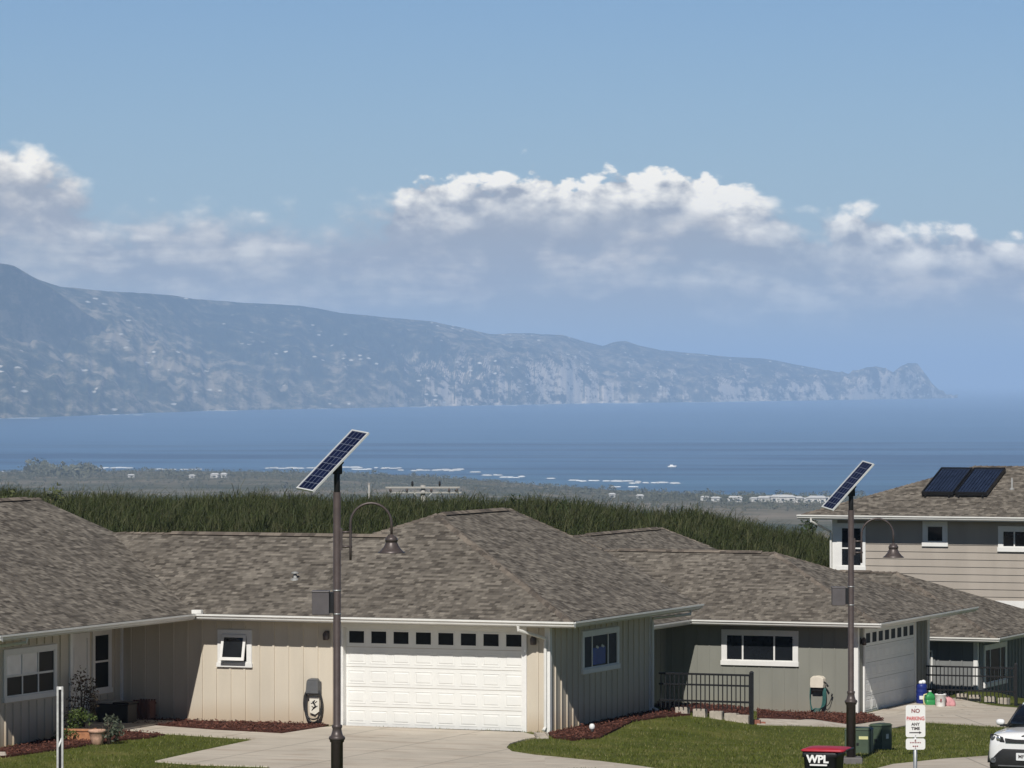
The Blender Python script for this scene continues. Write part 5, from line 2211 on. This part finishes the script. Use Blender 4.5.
M_POSTW = paint('weathered_white_post', (0.48, 0.48, 0.465), 0.6, 0.2, 12)
lattice_post()
M_SIGN = paint('white_sign_sheet', (0.80, 0.79, 0.77), 0.45, 0.03, 5)
M_RED = paint('sign_red', (0.52, 0.035, 0.04), 0.5, 0.05, 8)
M_INK = paint('sign_dark_ink', (0.06, 0.05, 0.05), 0.5, 0.05, 8)
M_DKRED = paint('sign_dark_red', (0.22, 0.03, 0.035), 0.5, 0.05, 8)


def rounded(w, h, r, y, n=5):
    pts = []
    for cx, cz, a0 in ((w / 2 - r, h / 2 - r, 0), (-w / 2 + r, h / 2 - r, pi / 2), (-w / 2 + r, -h / 2 + r, pi), (w / 2 - r, -h / 2 + r, 3 * pi / 2)):
        for i in range(n + 1):
            a = a0 + (pi / 2) * i / n
            pts.append(Vector((cx + r * cos(a), y, cz + r * sin(a))))
    return pts


def parking_sign():
    D = 67.0
    s = D / F
    x = (915.5 - CX) / F * D
    g = hground(x, D)
    o = thing('parking_sign', 'white no parking sign with red lettering and a smaller plate below, on a steel post', 'sign', (x, D, g), .04)
    Zp = lambda py: at(915, py, D).z - g
    m = MB()
    m.tube([(0, .03, -.2), (0, .03, Zp(707))], .030, 10)
    m.build('post', M_GALV, o)

    def plate(y0, y1, w, nm):
        q = MB()
        c = (Zp(y0) + Zp(y1)) / 2
        h = Zp(y0) - Zp(y1)
        q.frustum(rounded(w, h, .035, 0), rounded(w, h, .035, -.004))
        for v in q.bm.verts:
            v.co.z += c
        return q.build(nm, M_SIGN, o), c, h
    p1, c, h = plate(705, 737.2, .298, 'sign_panel')

    def write(parent, txt, size, py, mat, sx=1.0):
        M = Matrix.Translation((0, -.0062, Zp(py))) @ Matrix.Rotation(pi / 2, 4, 'X') @ Matrix.Diagonal((sx, 1, 1, 1))
        lettering('lettering', txt, size, mat, parent, M, .0008, .0022)
    write(p1, 'NO', .082, 711.0, M_DKRED)
    write(p1, 'PARKING', .078, 718.6, M_RED, .84)
    write(p1, 'ANY', .060, 724.3, M_INK)
    write(p1, 'TIME', .060, 728.6, M_INK)
    q = MB()
    z = Zp(732.6)
    q.prism([(-.095, -.0048, z - .008), (.055, -.0048, z - .008), (.055, -.0048, z - .022), (.095, -.0048, z), (.055, -.0048, z + .022), (.055, -.0048, z + .008), (-.095, -.0048, z + .008)], (0, -.0016, 0))
    q.build('arrow', M_INK, p1)
    p2, c, h = plate(738.4, 749.6, .296, 'sign_panel')
    for py, w in ((740.9, .03), (742.6, .17), (746.2, .09), (747.9, .02)):
        q = MB()
        n = max(1, int(w / .024))
        for i in range(n):
            x0 = -w / 2 + w * i / n
            q.box((x0 + .002, -.0048, Zp(py) - .009), (x0 + w / n - .007, -.0062, Zp(py) + .009))
        q.build('small_print', M_DKRED, p2)
    for py in (706.6, 735.6, 739.6, 748.4):
        q = MB()
        q.lathe([(.009, 0), (.009, .004), (.004, .007)], (0, -.004, Zp(py)), 8, Matrix.Rotation(pi / 2, 3, 'X'))
        q.build('bolt', M_GALV, o)


parking_sign()
M_BINBODY = paint('black_bin_plastic', (0.018, 0.019, 0.021), 0.5, 0.2, 6)
M_BINLID = paint('red_bin_lid', (0.40, 0.028, 0.045), 0.42, 0.14, 5)


def wheelie_bin():
    D = 73.0
    x = (824 - CX) / F * D
    g = hground(x, D)
    ztop = at(824, 746.6, D).z - g
    o = thing('wheeled_bin', 'black wheeled bin with a red lid and white letters, beside the lamp plinth', 'bin', (x, D, g), radians(-17))
    H = ztop - .05
    m = MB()
    rings = []
    for t, w, d in ((0, .42, .46), (.1, .44, .48), (.9, .56, .62), (.91, .60, .66), (1.0, .60, .66)):
        rr = .05
        pts = [Vector((p.x, p.z, t * H)) for p in rounded(w, d, rr, 0, 4)]
        rings.append(pts)
    m.loft(rings)
    m.build('body', M_BINBODY, o)
    m = MB()
    rings = []
    for z, sx, sy in ((H - .012, .72, .70), (H + .012, .74, .72), (H + .03, .68, .66), (H + .045, .5, .5), (H + .05, .2, .2)):
        rings.append([Vector((p.x + .045, p.z, z)) for p in rounded(sx, sy, .07, 0, 4)])
    m.loft(rings)
    m.build('lid', M_BINLID, o)
    m = MB()
    m.tube([(.42, -.22, H + .01), (.45, -.20, H + .02), (.45, .20, H + .02), (.42, .22, H + .01)], .016, 8)
    m.build('handle', M_BINBODY, o)
    for s in (-1, 1):
        w = MB()
        w.lathe([(.05, -.03), (.13, -.025), (.14, 0), (.13, .025), (.05, .03)], (.22, s * .20, .14), 18, Matrix.Rotation(pi / 2, 3, 'X'))
        w.build('wheel', M_BLACK, o)
    zt = H - .135
    fy = -.5 * (.44 + (.62 - .48) * (zt / H - .1) / .8) - .055
    tl = atan2(.07, H * .8)
    M = Matrix.Translation((-.03, fy, zt)) @ Matrix.Rotation(pi / 2 + tl * -1, 4, 'X') @ Matrix.Diagonal((1.15, 1.12, 1, 1))
    lettering('lettering', 'WPL', .155, M_WHITE, o, M, .008, .006)
    q = MB()
    q.box((-.16, fy - .004, zt - .105), (.13, fy + .03, zt - .08))
    q.build('lettering_bar', M_WHITE, o)


wheelie_bin()
M_CABGREEN = paint('utility_green', (0.060, 0.085, 0.055), 0.5, 0.14, 6)
M_YELLOW = paint('label_yellow', (0.62, 0.60, 0.30), 0.5, 0.06, 8)


def cabinet(px, py, w, d, h, rz, label, lab_mat, lab_side, name='utility_cabinet'):
    P = G(px, py)
    P.z -= .04
    o = thing(name, label, 'utility box', P, rz, 'green utility boxes on the lawn')
    m = MB()
    m.box((-w / 2, -d / 2, 0), (w / 2, d / 2, h))
    m.build('body', M_CABGREEN, o, bevel=.012)
    m = MB()
    m.frustum([Vector(p) for p in ((-w / 2 - .02, -d / 2 - .02, h + .001), (w / 2 + .02, -d / 2 - .02, h + .001), (w / 2 + .02, d / 2 + .02, h + .001), (-w / 2 - .02, d / 2 + .02, h + .001))],
              [Vector(p) for p in ((-w / 2 + .03, -d / 2 + .03, h + .05), (w / 2 - .03, -d / 2 + .03, h + .05), (w / 2 - .03, d / 2 - .03, h + .05), (-w / 2 + .03, d / 2 - .03, h + .05))])
    m.build('lid', M_CABGREEN, o, bevel=.006)
    m = MB()
    if lab_side == 'front':
        m.box((w / 2 - .28, -d / 2 - .006, h * .64), (w / 2 - .06, -d / 2 + .002, h * .76))
    else:
        m.box((w / 2 - .002, -.05, h * .5), (w / 2 + .006, .07, h * .68))
    m.build('sticker', lab_mat, o)
    m = MB()
    m.box((-.03, -d / 2 - .012, h * .4), (.03, -d / 2 + .002, h * .5))
    m.build('latch', M_BLACK, o)
    m = MB()
    m.box((-w / 2 - .06, -d / 2 - .06, -.25), (w / 2 + .06, d / 2 + .06, .012))
    m.build('pad', M_BLOCK, o)


cabinet(859, 753.0, .62, .50, .60, radians(-12), 'green utility box with a yellow sticker, half behind the lamp pole', M_YELLOW, 'front')
cabinet(880.5, 749.5, .36, .48, .62, radians(-35), 'darker green utility box with a pale sticker, clear of the lamp pole', M_WHITE, 'side')


# ------------------------------------------------------------------ buckets on the far driveway
M_BLUE = paint('blue_plastic', (0.012, 0.025, 0.17), 0.4, 0.15, 6)
M_GREENP = paint('green_plastic', (0.03, 0.24, 0.07), 0.4, 0.15, 6)
M_PINK = paint('pale_pink_cloth', (0.55, 0.27, 0.28), 0.9, 0.25, 8)


def buckets():
    P = G(921.5, 704.2)
    o = thing('water_drum', 'tall blue plastic drum with white lumps on top, by the garage corner', 'drum', P, .3)
    m = MB()
    prof = [(.15, 0), (.165, .02)]
    for k in range(4):
        z = .08 + k * .14
        prof += [(.165, z), (.172, z + .02), (.172, z + .05), (.165, z + .07)]
    prof += [(.165, .60), (.14, .63), (.001, .635)]
    m.lathe(prof, n=20)
    m.build('body', M_BLUE, o)
    m = MB()
    m.box((-.13, -.178, .16), (.0, -.13, .27))
    m.build('sticker', M_WHITE, o, bevel=.003)
    for x, y, r in ((-.03, -.02, .075), (.07, .02, .085)):
        m = MB()
        m.lathe([(.001, .63 + r * 1.5), (r * .6, .63 + r * 1.3), (r, .63 + r * .7), (r * .8, .63), (.001, .63)], (x, y, 0), 12)
        m.build('lump', M_WHITE, o)
    P = G(930, 705.6)
    o = thing('jug', 'green plastic jug with a pale handle between blue drum and white bucket', 'jug', P, .2)
    m = MB()
    rings = []
    for z, w, d in ((0, .27, .20), (.02, .30, .22), (.16, .31, .23), (.17, .29, .21), (.19, .29, .21), (.20, .31, .23), (.30, .29, .22), (.37, .18, .16), (.39, .09, .09), (.43, .085, .085)):
        rings.append([Vector((p.x, p.z, z)) for p in rounded(w, d, min(w, d) * .25, 0, 3)])
    m.loft(rings)
    m.build('body', M_GREENP, o)
    m = MB()
    m.tube([(-.10, 0, .36), (-.19, 0, .34), (-.21, 0, .2), (-.19, 0, .06), (-.13, 0, .04)], .022, 8)
    m.build('handle', M_YELLOW, o)
    m = MB()
    m.lathe([(.05, .43), (.05, .46), (.001, .465)], n=10)
    m.build('cap', M_WHITE, o)
    P = G(940.5, 707.2)
    o = thing('bucket', 'white bucket with a small reddish mark, tallest of the pile beside the green jug', 'bucket', P, 0)
    m = MB()
    m.lathe([(.135, 0), (.14, .01), (.165, .38), (.178, .385), (.178, .41), (.165, .41), (.16, .39), (.135, .02), (.001, .02)], n=22)
    m.build('body', M_WHITE, o)
    m = MB()
    for s in (-1, 1):
        m.tube([(s * .17, 0, .38), (s * .178, -.05, .33), (s * .12, -.15, .22), (0, -.18, .19)], .005, 5)
    m.build('handle', M_GALV, o)
    m = MB()
    m.lathe([(.1565, .16), (.158, .17), (.1605, .26), (.1595, .27)], n=22)
    bm = m.bm
    bmesh.ops.delete(bm, geom=[v for v in bm.verts if not (abs(v.co.x - .0) < .06 and v.co.y < 0)], context='VERTS')
    m.build('mark', M_DKRED, o)
    m = MB()
    m.lathe([(.001, .50), (.05, .48), (.08, .42), (.12, .395), (.001, .39)], n=12)
    m.build('content', M_BLACK, o)
    P = G(950, 706.8)
    m = MB()
    rs = random.Random(5)
    rings = []
    for z, w, d, dx in ((0, .30, .22, 0), (.08, .34, .26, .0), (.18, .30, .24, -.01), (.27, .22, .16, -.05), (.32, .10, .07, -.09)):
        rings.append([Vector((p.x * rs.uniform(.88, 1.1) + dx, p.z * rs.uniform(.88, 1.1), z + rs.uniform(-.012, .012))) for p in rounded(w, d, .08, 0, 4)])
    m.loft(rings)
    tag(m.build('cloth_bag', M_PINK, loc=P), 'slumped pinkish cloth bag at the right end of the bucket pile', 'bag')
    P = G(953, 705.2)
    m = MB()
    rings = []
    for z, w, d, dx in ((0, .2, .18, 0), (.1, .22, .2, .0), (.26, .17, .14, -.04), (.42, .07, .06, -.10)):
        rings.append([Vector((p.x * rs.uniform(.85, 1.1) + dx, p.z * rs.uniform(.85, 1.1), z)) for p in rounded(w, d, .06, 0, 4)])
    m.loft(rings)
    tag(m.build('dark_sack', M_BLACK, loc=P + Vector((-.1, .3, 0))), 'dark sack slumped behind the pink cloth bag', 'bag')


buckets()


# ------------------------------------------------------------------ white car nosing in from the right
M_CARWHITE = paint('white_car_paint', (0.80, 0.80, 0.80), 0.25, 0.02, 2, spec=0.5, coat=0.6)
M_CARGLASS = glass('car_glass', (0.008, 0.010, 0.014), 0.03, 0.5)
M_CARBLACK = paint('black_bumper_plastic', (0.022, 0.022, 0.023), 0.55, 0.2, 10)
M_RUBBER = paint('tyre_rubber', (0.018, 0.018, 0.018), 0.85, 0.2, 12)
M_LAMPGLASS = paint('smoked_headlamp', (0.09, 0.095, 0.10), 0.15, 0.3, 14, spec=0.6)
M_CHROME = paint('bright_rim', (0.6, 0.6, 0.61), 0.25, 0.06, 10, metal=0.8)
M_PLATE = paint('number_plate', (0.74, 0.75, 0.76), 0.5, 0.03, 6)


def car():
    D = 92.0
    yaw = radians(-25)
    px_plate = 1024.0
    X = (px_plate - CX) / F * D
    fwd = Vector((sin(yaw), -cos(yaw), 0))
    P = Vector((X, D, 0)) - fwd * 2.08
    zg = at(1021, 781.5, D).z
    o = thing('parked_car', 'white boxy car with black lower bumper, cut off at the edge of the street', 'car', (P.x, P.y, zg), yaw)
    st = [(-2.07, .60, .34, .80), (-2.045, .74, .27, .90), (-1.98, .80, .23, .975), (-1.85, .845, .21, .995), (-1.6, .885, .2, 1.015), (-1.2, .90, .2, 1.03), (-.95, .90, .2, 1.045),
          (0, .90, .2, 1.04), (1.2, .90, .2, 1.05), (1.75, .885, .24, 1.06), (1.98, .83, .3, 1.08), (2.06, .74, .36, 1.0)]
    m = MB()
    rings = []
    for y, w, zb, zt in st:
        H = zt - zb
        half = [(.0, zb), (w * .80, zb), (w * .96, zb + H * .16), (w, zb + H * .36), (w * .985, zb + H * .66), (w * .95, zb + H * .84), (w * .86, zb + H * .955), (w * .55, zt), (0, zt + .02)]
        rings.append([Vector((x, y, z)) for x, z in half] + [Vector((-x, y, z)) for x, z in half[-2:0:-1]])
    m.loft(rings)
    m.build('body', M_CARWHITE, o)
    g = MB()
    bot = [(-.86, 1.0, 1.90), (.86, 1.0, 1.90), (.87, 1.02, .2), (.86, 1.02, -.55), (.70, 1.03, -1.02), (0, 1.045, -1.10), (-.70, 1.03, -1.02), (-.86, 1.02, -.55), (-.87, 1.02, .2)]
    top = [(-.64, 1.47, 1.72), (.64, 1.47, 1.72), (.66, 1.48, .3), (.65, 1.48, -.18), (.58, 1.47, -.36), (0, 1.475, -.42), (-.58, 1.47, -.36), (-.65, 1.48, -.18), (-.66, 1.48, .3)]
    a = [Vector((x, y, z)) for x, z, y in bot]
    b = [Vector((x, y, z)) for x, z, y in top]
    mid = [p.lerp(q, .5) + Vector((p.x * .035, (-.03 if p.y < 0 else .02), 0)) for p, q in zip(a, b)]
    g.loft([a, mid, b])
    g.build('windscreen', M_CARGLASS, o)
    r = MB()
    rings = []
    for z, k in ((1.455, .99), (1.485, 1.02), (1.52, .93), (1.535, .6)):
        rings.append([Vector((p.x * k, (p.y - .65) * k + .65, z)) for p in b])
    r.loft(rings)
    r.build('roof', M_CARWHITE, o)
    for s in (-1, 1):
        c = MB()
        c.tube([(s * .84, -.70, 1.02), (s * .73, -.48, 1.27), (s * .655, -.30, 1.47)], .03, 6)
        c.build('pillar', M_CARBLACK, o)
        h = MB()
        pts = [(.42, .80), (.47, .90), (.66, .955), (.79, .955), (.80, .88), (.70, .79)]
        yf = lambda x: -2.085 + max(0, x - .55) ** 2 * 2.0
        f0 = [Vector((s * x, yf(x) + .10, z)) for x, z in pts]
        f1 = [Vector((s * x, yf(x) + (z - .8) * .30, z)) for x, z in pts]
        h.frustum(f0, f1)
        ho = h.build('headlight', M_CARBLACK, o, bevel=.008)
        for x in (.56, .69):
            e = MB()
            e.lathe([(.052, 0), (.052, .012), (.035, .02), (.001, .022)], (s * x, yf(x) + .026, .875), 14, Matrix.Rotation(pi / 2, 3, 'X'))
            e.build('lens', M_LAMPGLASS if x > .6 else M_CHROME, ho)
        mi = MB()
        rings = []
        for t, w_, h_ in ((.0, .02, .02), (.03, .05, .06), (.11, .06, .07), (.165, .05, .06), (.185, .02, .025)):
            rings.append([Vector((s * (.88 + t), -.72 + w_ * cos(q * pi / 5), 1.11 + h_ * sin(q * pi / 5))) for q in range(10)])
        mi.loft(rings)
        mo = mi.build('wing_mirror', M_CARWHITE, o)
        mi = MB()
        mi.box((s * .84, -.75, 1.02), (s * .98, -.68, 1.07))
        mi.build('mirror_arm', M_CARBLACK, mo)
        for y in (-1.30, 1.27):
            w = MB()
            Mx = Matrix.Rotation(pi / 2, 3, 'Y')
            w.lathe([(.20, -.11), (.30, -.11), (.33, -.08), (.335, 0), (.33, .08), (.30, .11), (.20, .11)], (s * .805, y, .335), 26, Mx)
            wo = w.build('wheel', M_RUBBER, o)
            q = MB()
            q.lathe([(.001, .06 * s), (.05, .075 * s), (.06, .05 * s), (.19, .07 * s), (.205, .10 * s), (.205, .02 * s)], (s * .805, y, .335), 20, Mx)
            q.build('rim', M_CHROME, wo)
            ar = MB()
            pa = [(s * .893, y + .40 * cos(pi * k / 12), .335 + .40 * sin(pi * k / 12)) for k in range(13)]
            ar.tube(pa, .035, 6)
            ar.build('wheel_arch', M_CARBLACK, o)
        fo = MB()
        fo.lathe([(.062, 0), (.062, .015), (.045, .02), (.03, .008), (.001, .008)], (s * .66, -2.10, .42), 16, Matrix.Rotation(pi / 2, 3, 'X'))
        fo.build('fog_light', M_LAMPGLASS, o)
    gr = MB()
    gr.prism([(-.40, -2.105, .80), (.40, -2.105, .80), (.42, -2.09, .885), (.2, -2.095, .865), (-.2, -2.095, .865), (-.42, -2.09, .885)], (0, .1, 0))
    gr.build('grille', M_CARBLACK, o, bevel=.008)
    em = MB()
    em.lathe([(.075, 0), (.075, .008), (.06, .012), (.001, .013)], (0, -2.03, .92), 20, Matrix.Rotation(pi / 2, 3, 'X') @ Matrix.Diagonal((1, .55, 1)))
    em.build('emblem', M_CARBLACK, o)
    bu = MB()
    rings = []
    for x in (-.77, -.74, -.70, -.62, -.54, -.46, -.2, 0, .2, .46, .54, .62, .70, .74, .77):
        zt_b = float(np.interp(abs(x), [0, .46, .54, .62, .70, .74, .77], [.665, .665, .61, .535, .46, .42, .38]))
        y = -2.125 + max(0, abs(x) - .5) ** 2 * 1.3
        rings.append([Vector((x, y + .012, zt_b)), Vector((x, y, zt_b - .03)), Vector((x, y - .004, .30)), Vector((x, y + .03, .25)), Vector((x, y + .3, .25)), Vector((x, y + .3, zt_b))])
    bu.loft(rings)
    bu.build('front_bumper', M_CARBLACK, o, bevel=.012)
    sk = MB()
    sk.box((-.55, -2.14, .30), (.55, -2.10, .33))
    sk.build('skid_plate', M_GREYPLAST, o, bevel=.008)
    pl = MB()
    pl.frustum([p + Vector((0, 0, .515)) for p in rounded(.305, .155, .012, -2.12)], [p + Vector((0, 0, .515)) for p in rounded(.305, .155, .012, -2.142)])
    po = pl.build('license_plate', M_PLATE, o)
    M = Matrix.Translation((0, -2.1435, .515)) @ Matrix.Rotation(pi / 2, 4, 'X')
    lettering('lettering', 'MF L', .105, M_INK, po, M, .0008, .002)
    for s in (-1, 1):
        tl = MB()
        tl.prism([(s * .70, 2.0, .85), (s * .82, 1.97, .85), (s * .80, 1.97, 1.06), (s * .70, 2.0, 1.06)], (0, .06, 0))
        tl.build('tail_light', M_RED, o)


car()


# ------------------------------------------------------------------ grass blades on the lawns, bark chips in the beds
def inside(poly, x, y):
    c = False
    n = len(poly)
    j = n - 1
    for i in range(n):
        xi, yi, xj, yj = poly[i].x, poly[i].y, poly[j].x, poly[j].y
        if (yi > y) != (yj > y) and x < (xj - xi) * (y - yi) / (yj - yi) + xi:
            c = not c
        j = i
    return c


def lawn_blades():
    shut = [drive1, drive2, walk] + M_BEDS
    pos = []
    foot = [(O1, -12, 0, 0, 7), (O1, -23, -10.4, -13, 4), (O2, -6, 0, 0, 8), (O3, -9, 0, 0, 8)]
    while len(pos) < 60000:
        y = 96 + 40 * (NR.rand() ** 1.35)
        x = NR.uniform(-.12, .125) * y
        P = Vector((x, y, 0))
        if any(inside(s, x, y) for s in shut):
            continue
        bad = False
        for O, a, b, c, d in foot:
            u, v = fr(P, O)
            if a < u < b and c < v < d:
                bad = True
        if bad:
            continue
        pos.append((x, y, hground(x, y)))
    p = np.array(pos)
    n = len(p)
    t = np.array([mnoise.fractal(Vector((a * .9, b * .9, 4)), 1, 2, 3) for a, b, c in pos])
    h = np.clip(.055 + .03 * t + NR.normal(0, .012, n), .02, .13)
    a = NR.uniform(0, 2 * pi, n)
    w = NR.uniform(.006, .014, n)
    l = NR.uniform(0, .06, n)
    dx, dy = np.cos(a) * w, np.sin(a) * w
    lx, ly = NR.normal(0, 1, n) * l, NR.normal(0, 1, n) * l
    v = np.stack([np.stack([p[:, 0] - dx, p[:, 1] - dy, p[:, 2] - .005], 1), np.stack([p[:, 0] + dx, p[:, 1] + dy, p[:, 2] - .005], 1), np.stack([p[:, 0] + lx, p[:, 1] + ly, p[:, 2] + h], 1)], 1)
    o = kind(mesh_np('lawn_grass', v.reshape(-1, 3), np.arange(n * 3).reshape(-1, 3), M_BLADE), 'stuff')
    o['label'] = 'short mown grass of the lawns'
    o['category'] = 'grass'


lawn_blades()


def chips():
    vs = []
    for poly in M_BEDS:
        x0, x1 = min(p.x for p in poly), max(p.x for p in poly)
        y0, y1 = min(p.y for p in poly), max(p.y for p in poly)
        n = int((x1 - x0) * (y1 - y0) * 130)
        for _ in range(n):
            x, y = R.uniform(x0, x1), R.uniform(y0, y1)
            if not inside(poly, x, y):
                continue
            c = Vector((x, y, hground(x, y) + .06 + R.uniform(-.01, .03)))
            a = Vector((R.gauss(0, 1), R.gauss(0, 1), R.gauss(0, .5))).normalized()
            b = a.cross(Vector((R.gauss(0, 1), R.gauss(0, 1), R.gauss(0, 1)))).normalized()
            s = R.uniform(.02, .05)
            vs += [c - a * s, c + b * s * .4, c + a * s, c - b * s * .4]
    o = kind(mesh_np('bark_chips', np.array([v[:] for v in vs]), np.arange(len(vs)).reshape(-1, 4), M_CHIP), 'stuff')
    o['label'] = 'loose red brown bark chips in the beds'
    o['category'] = 'mulch'


chips()
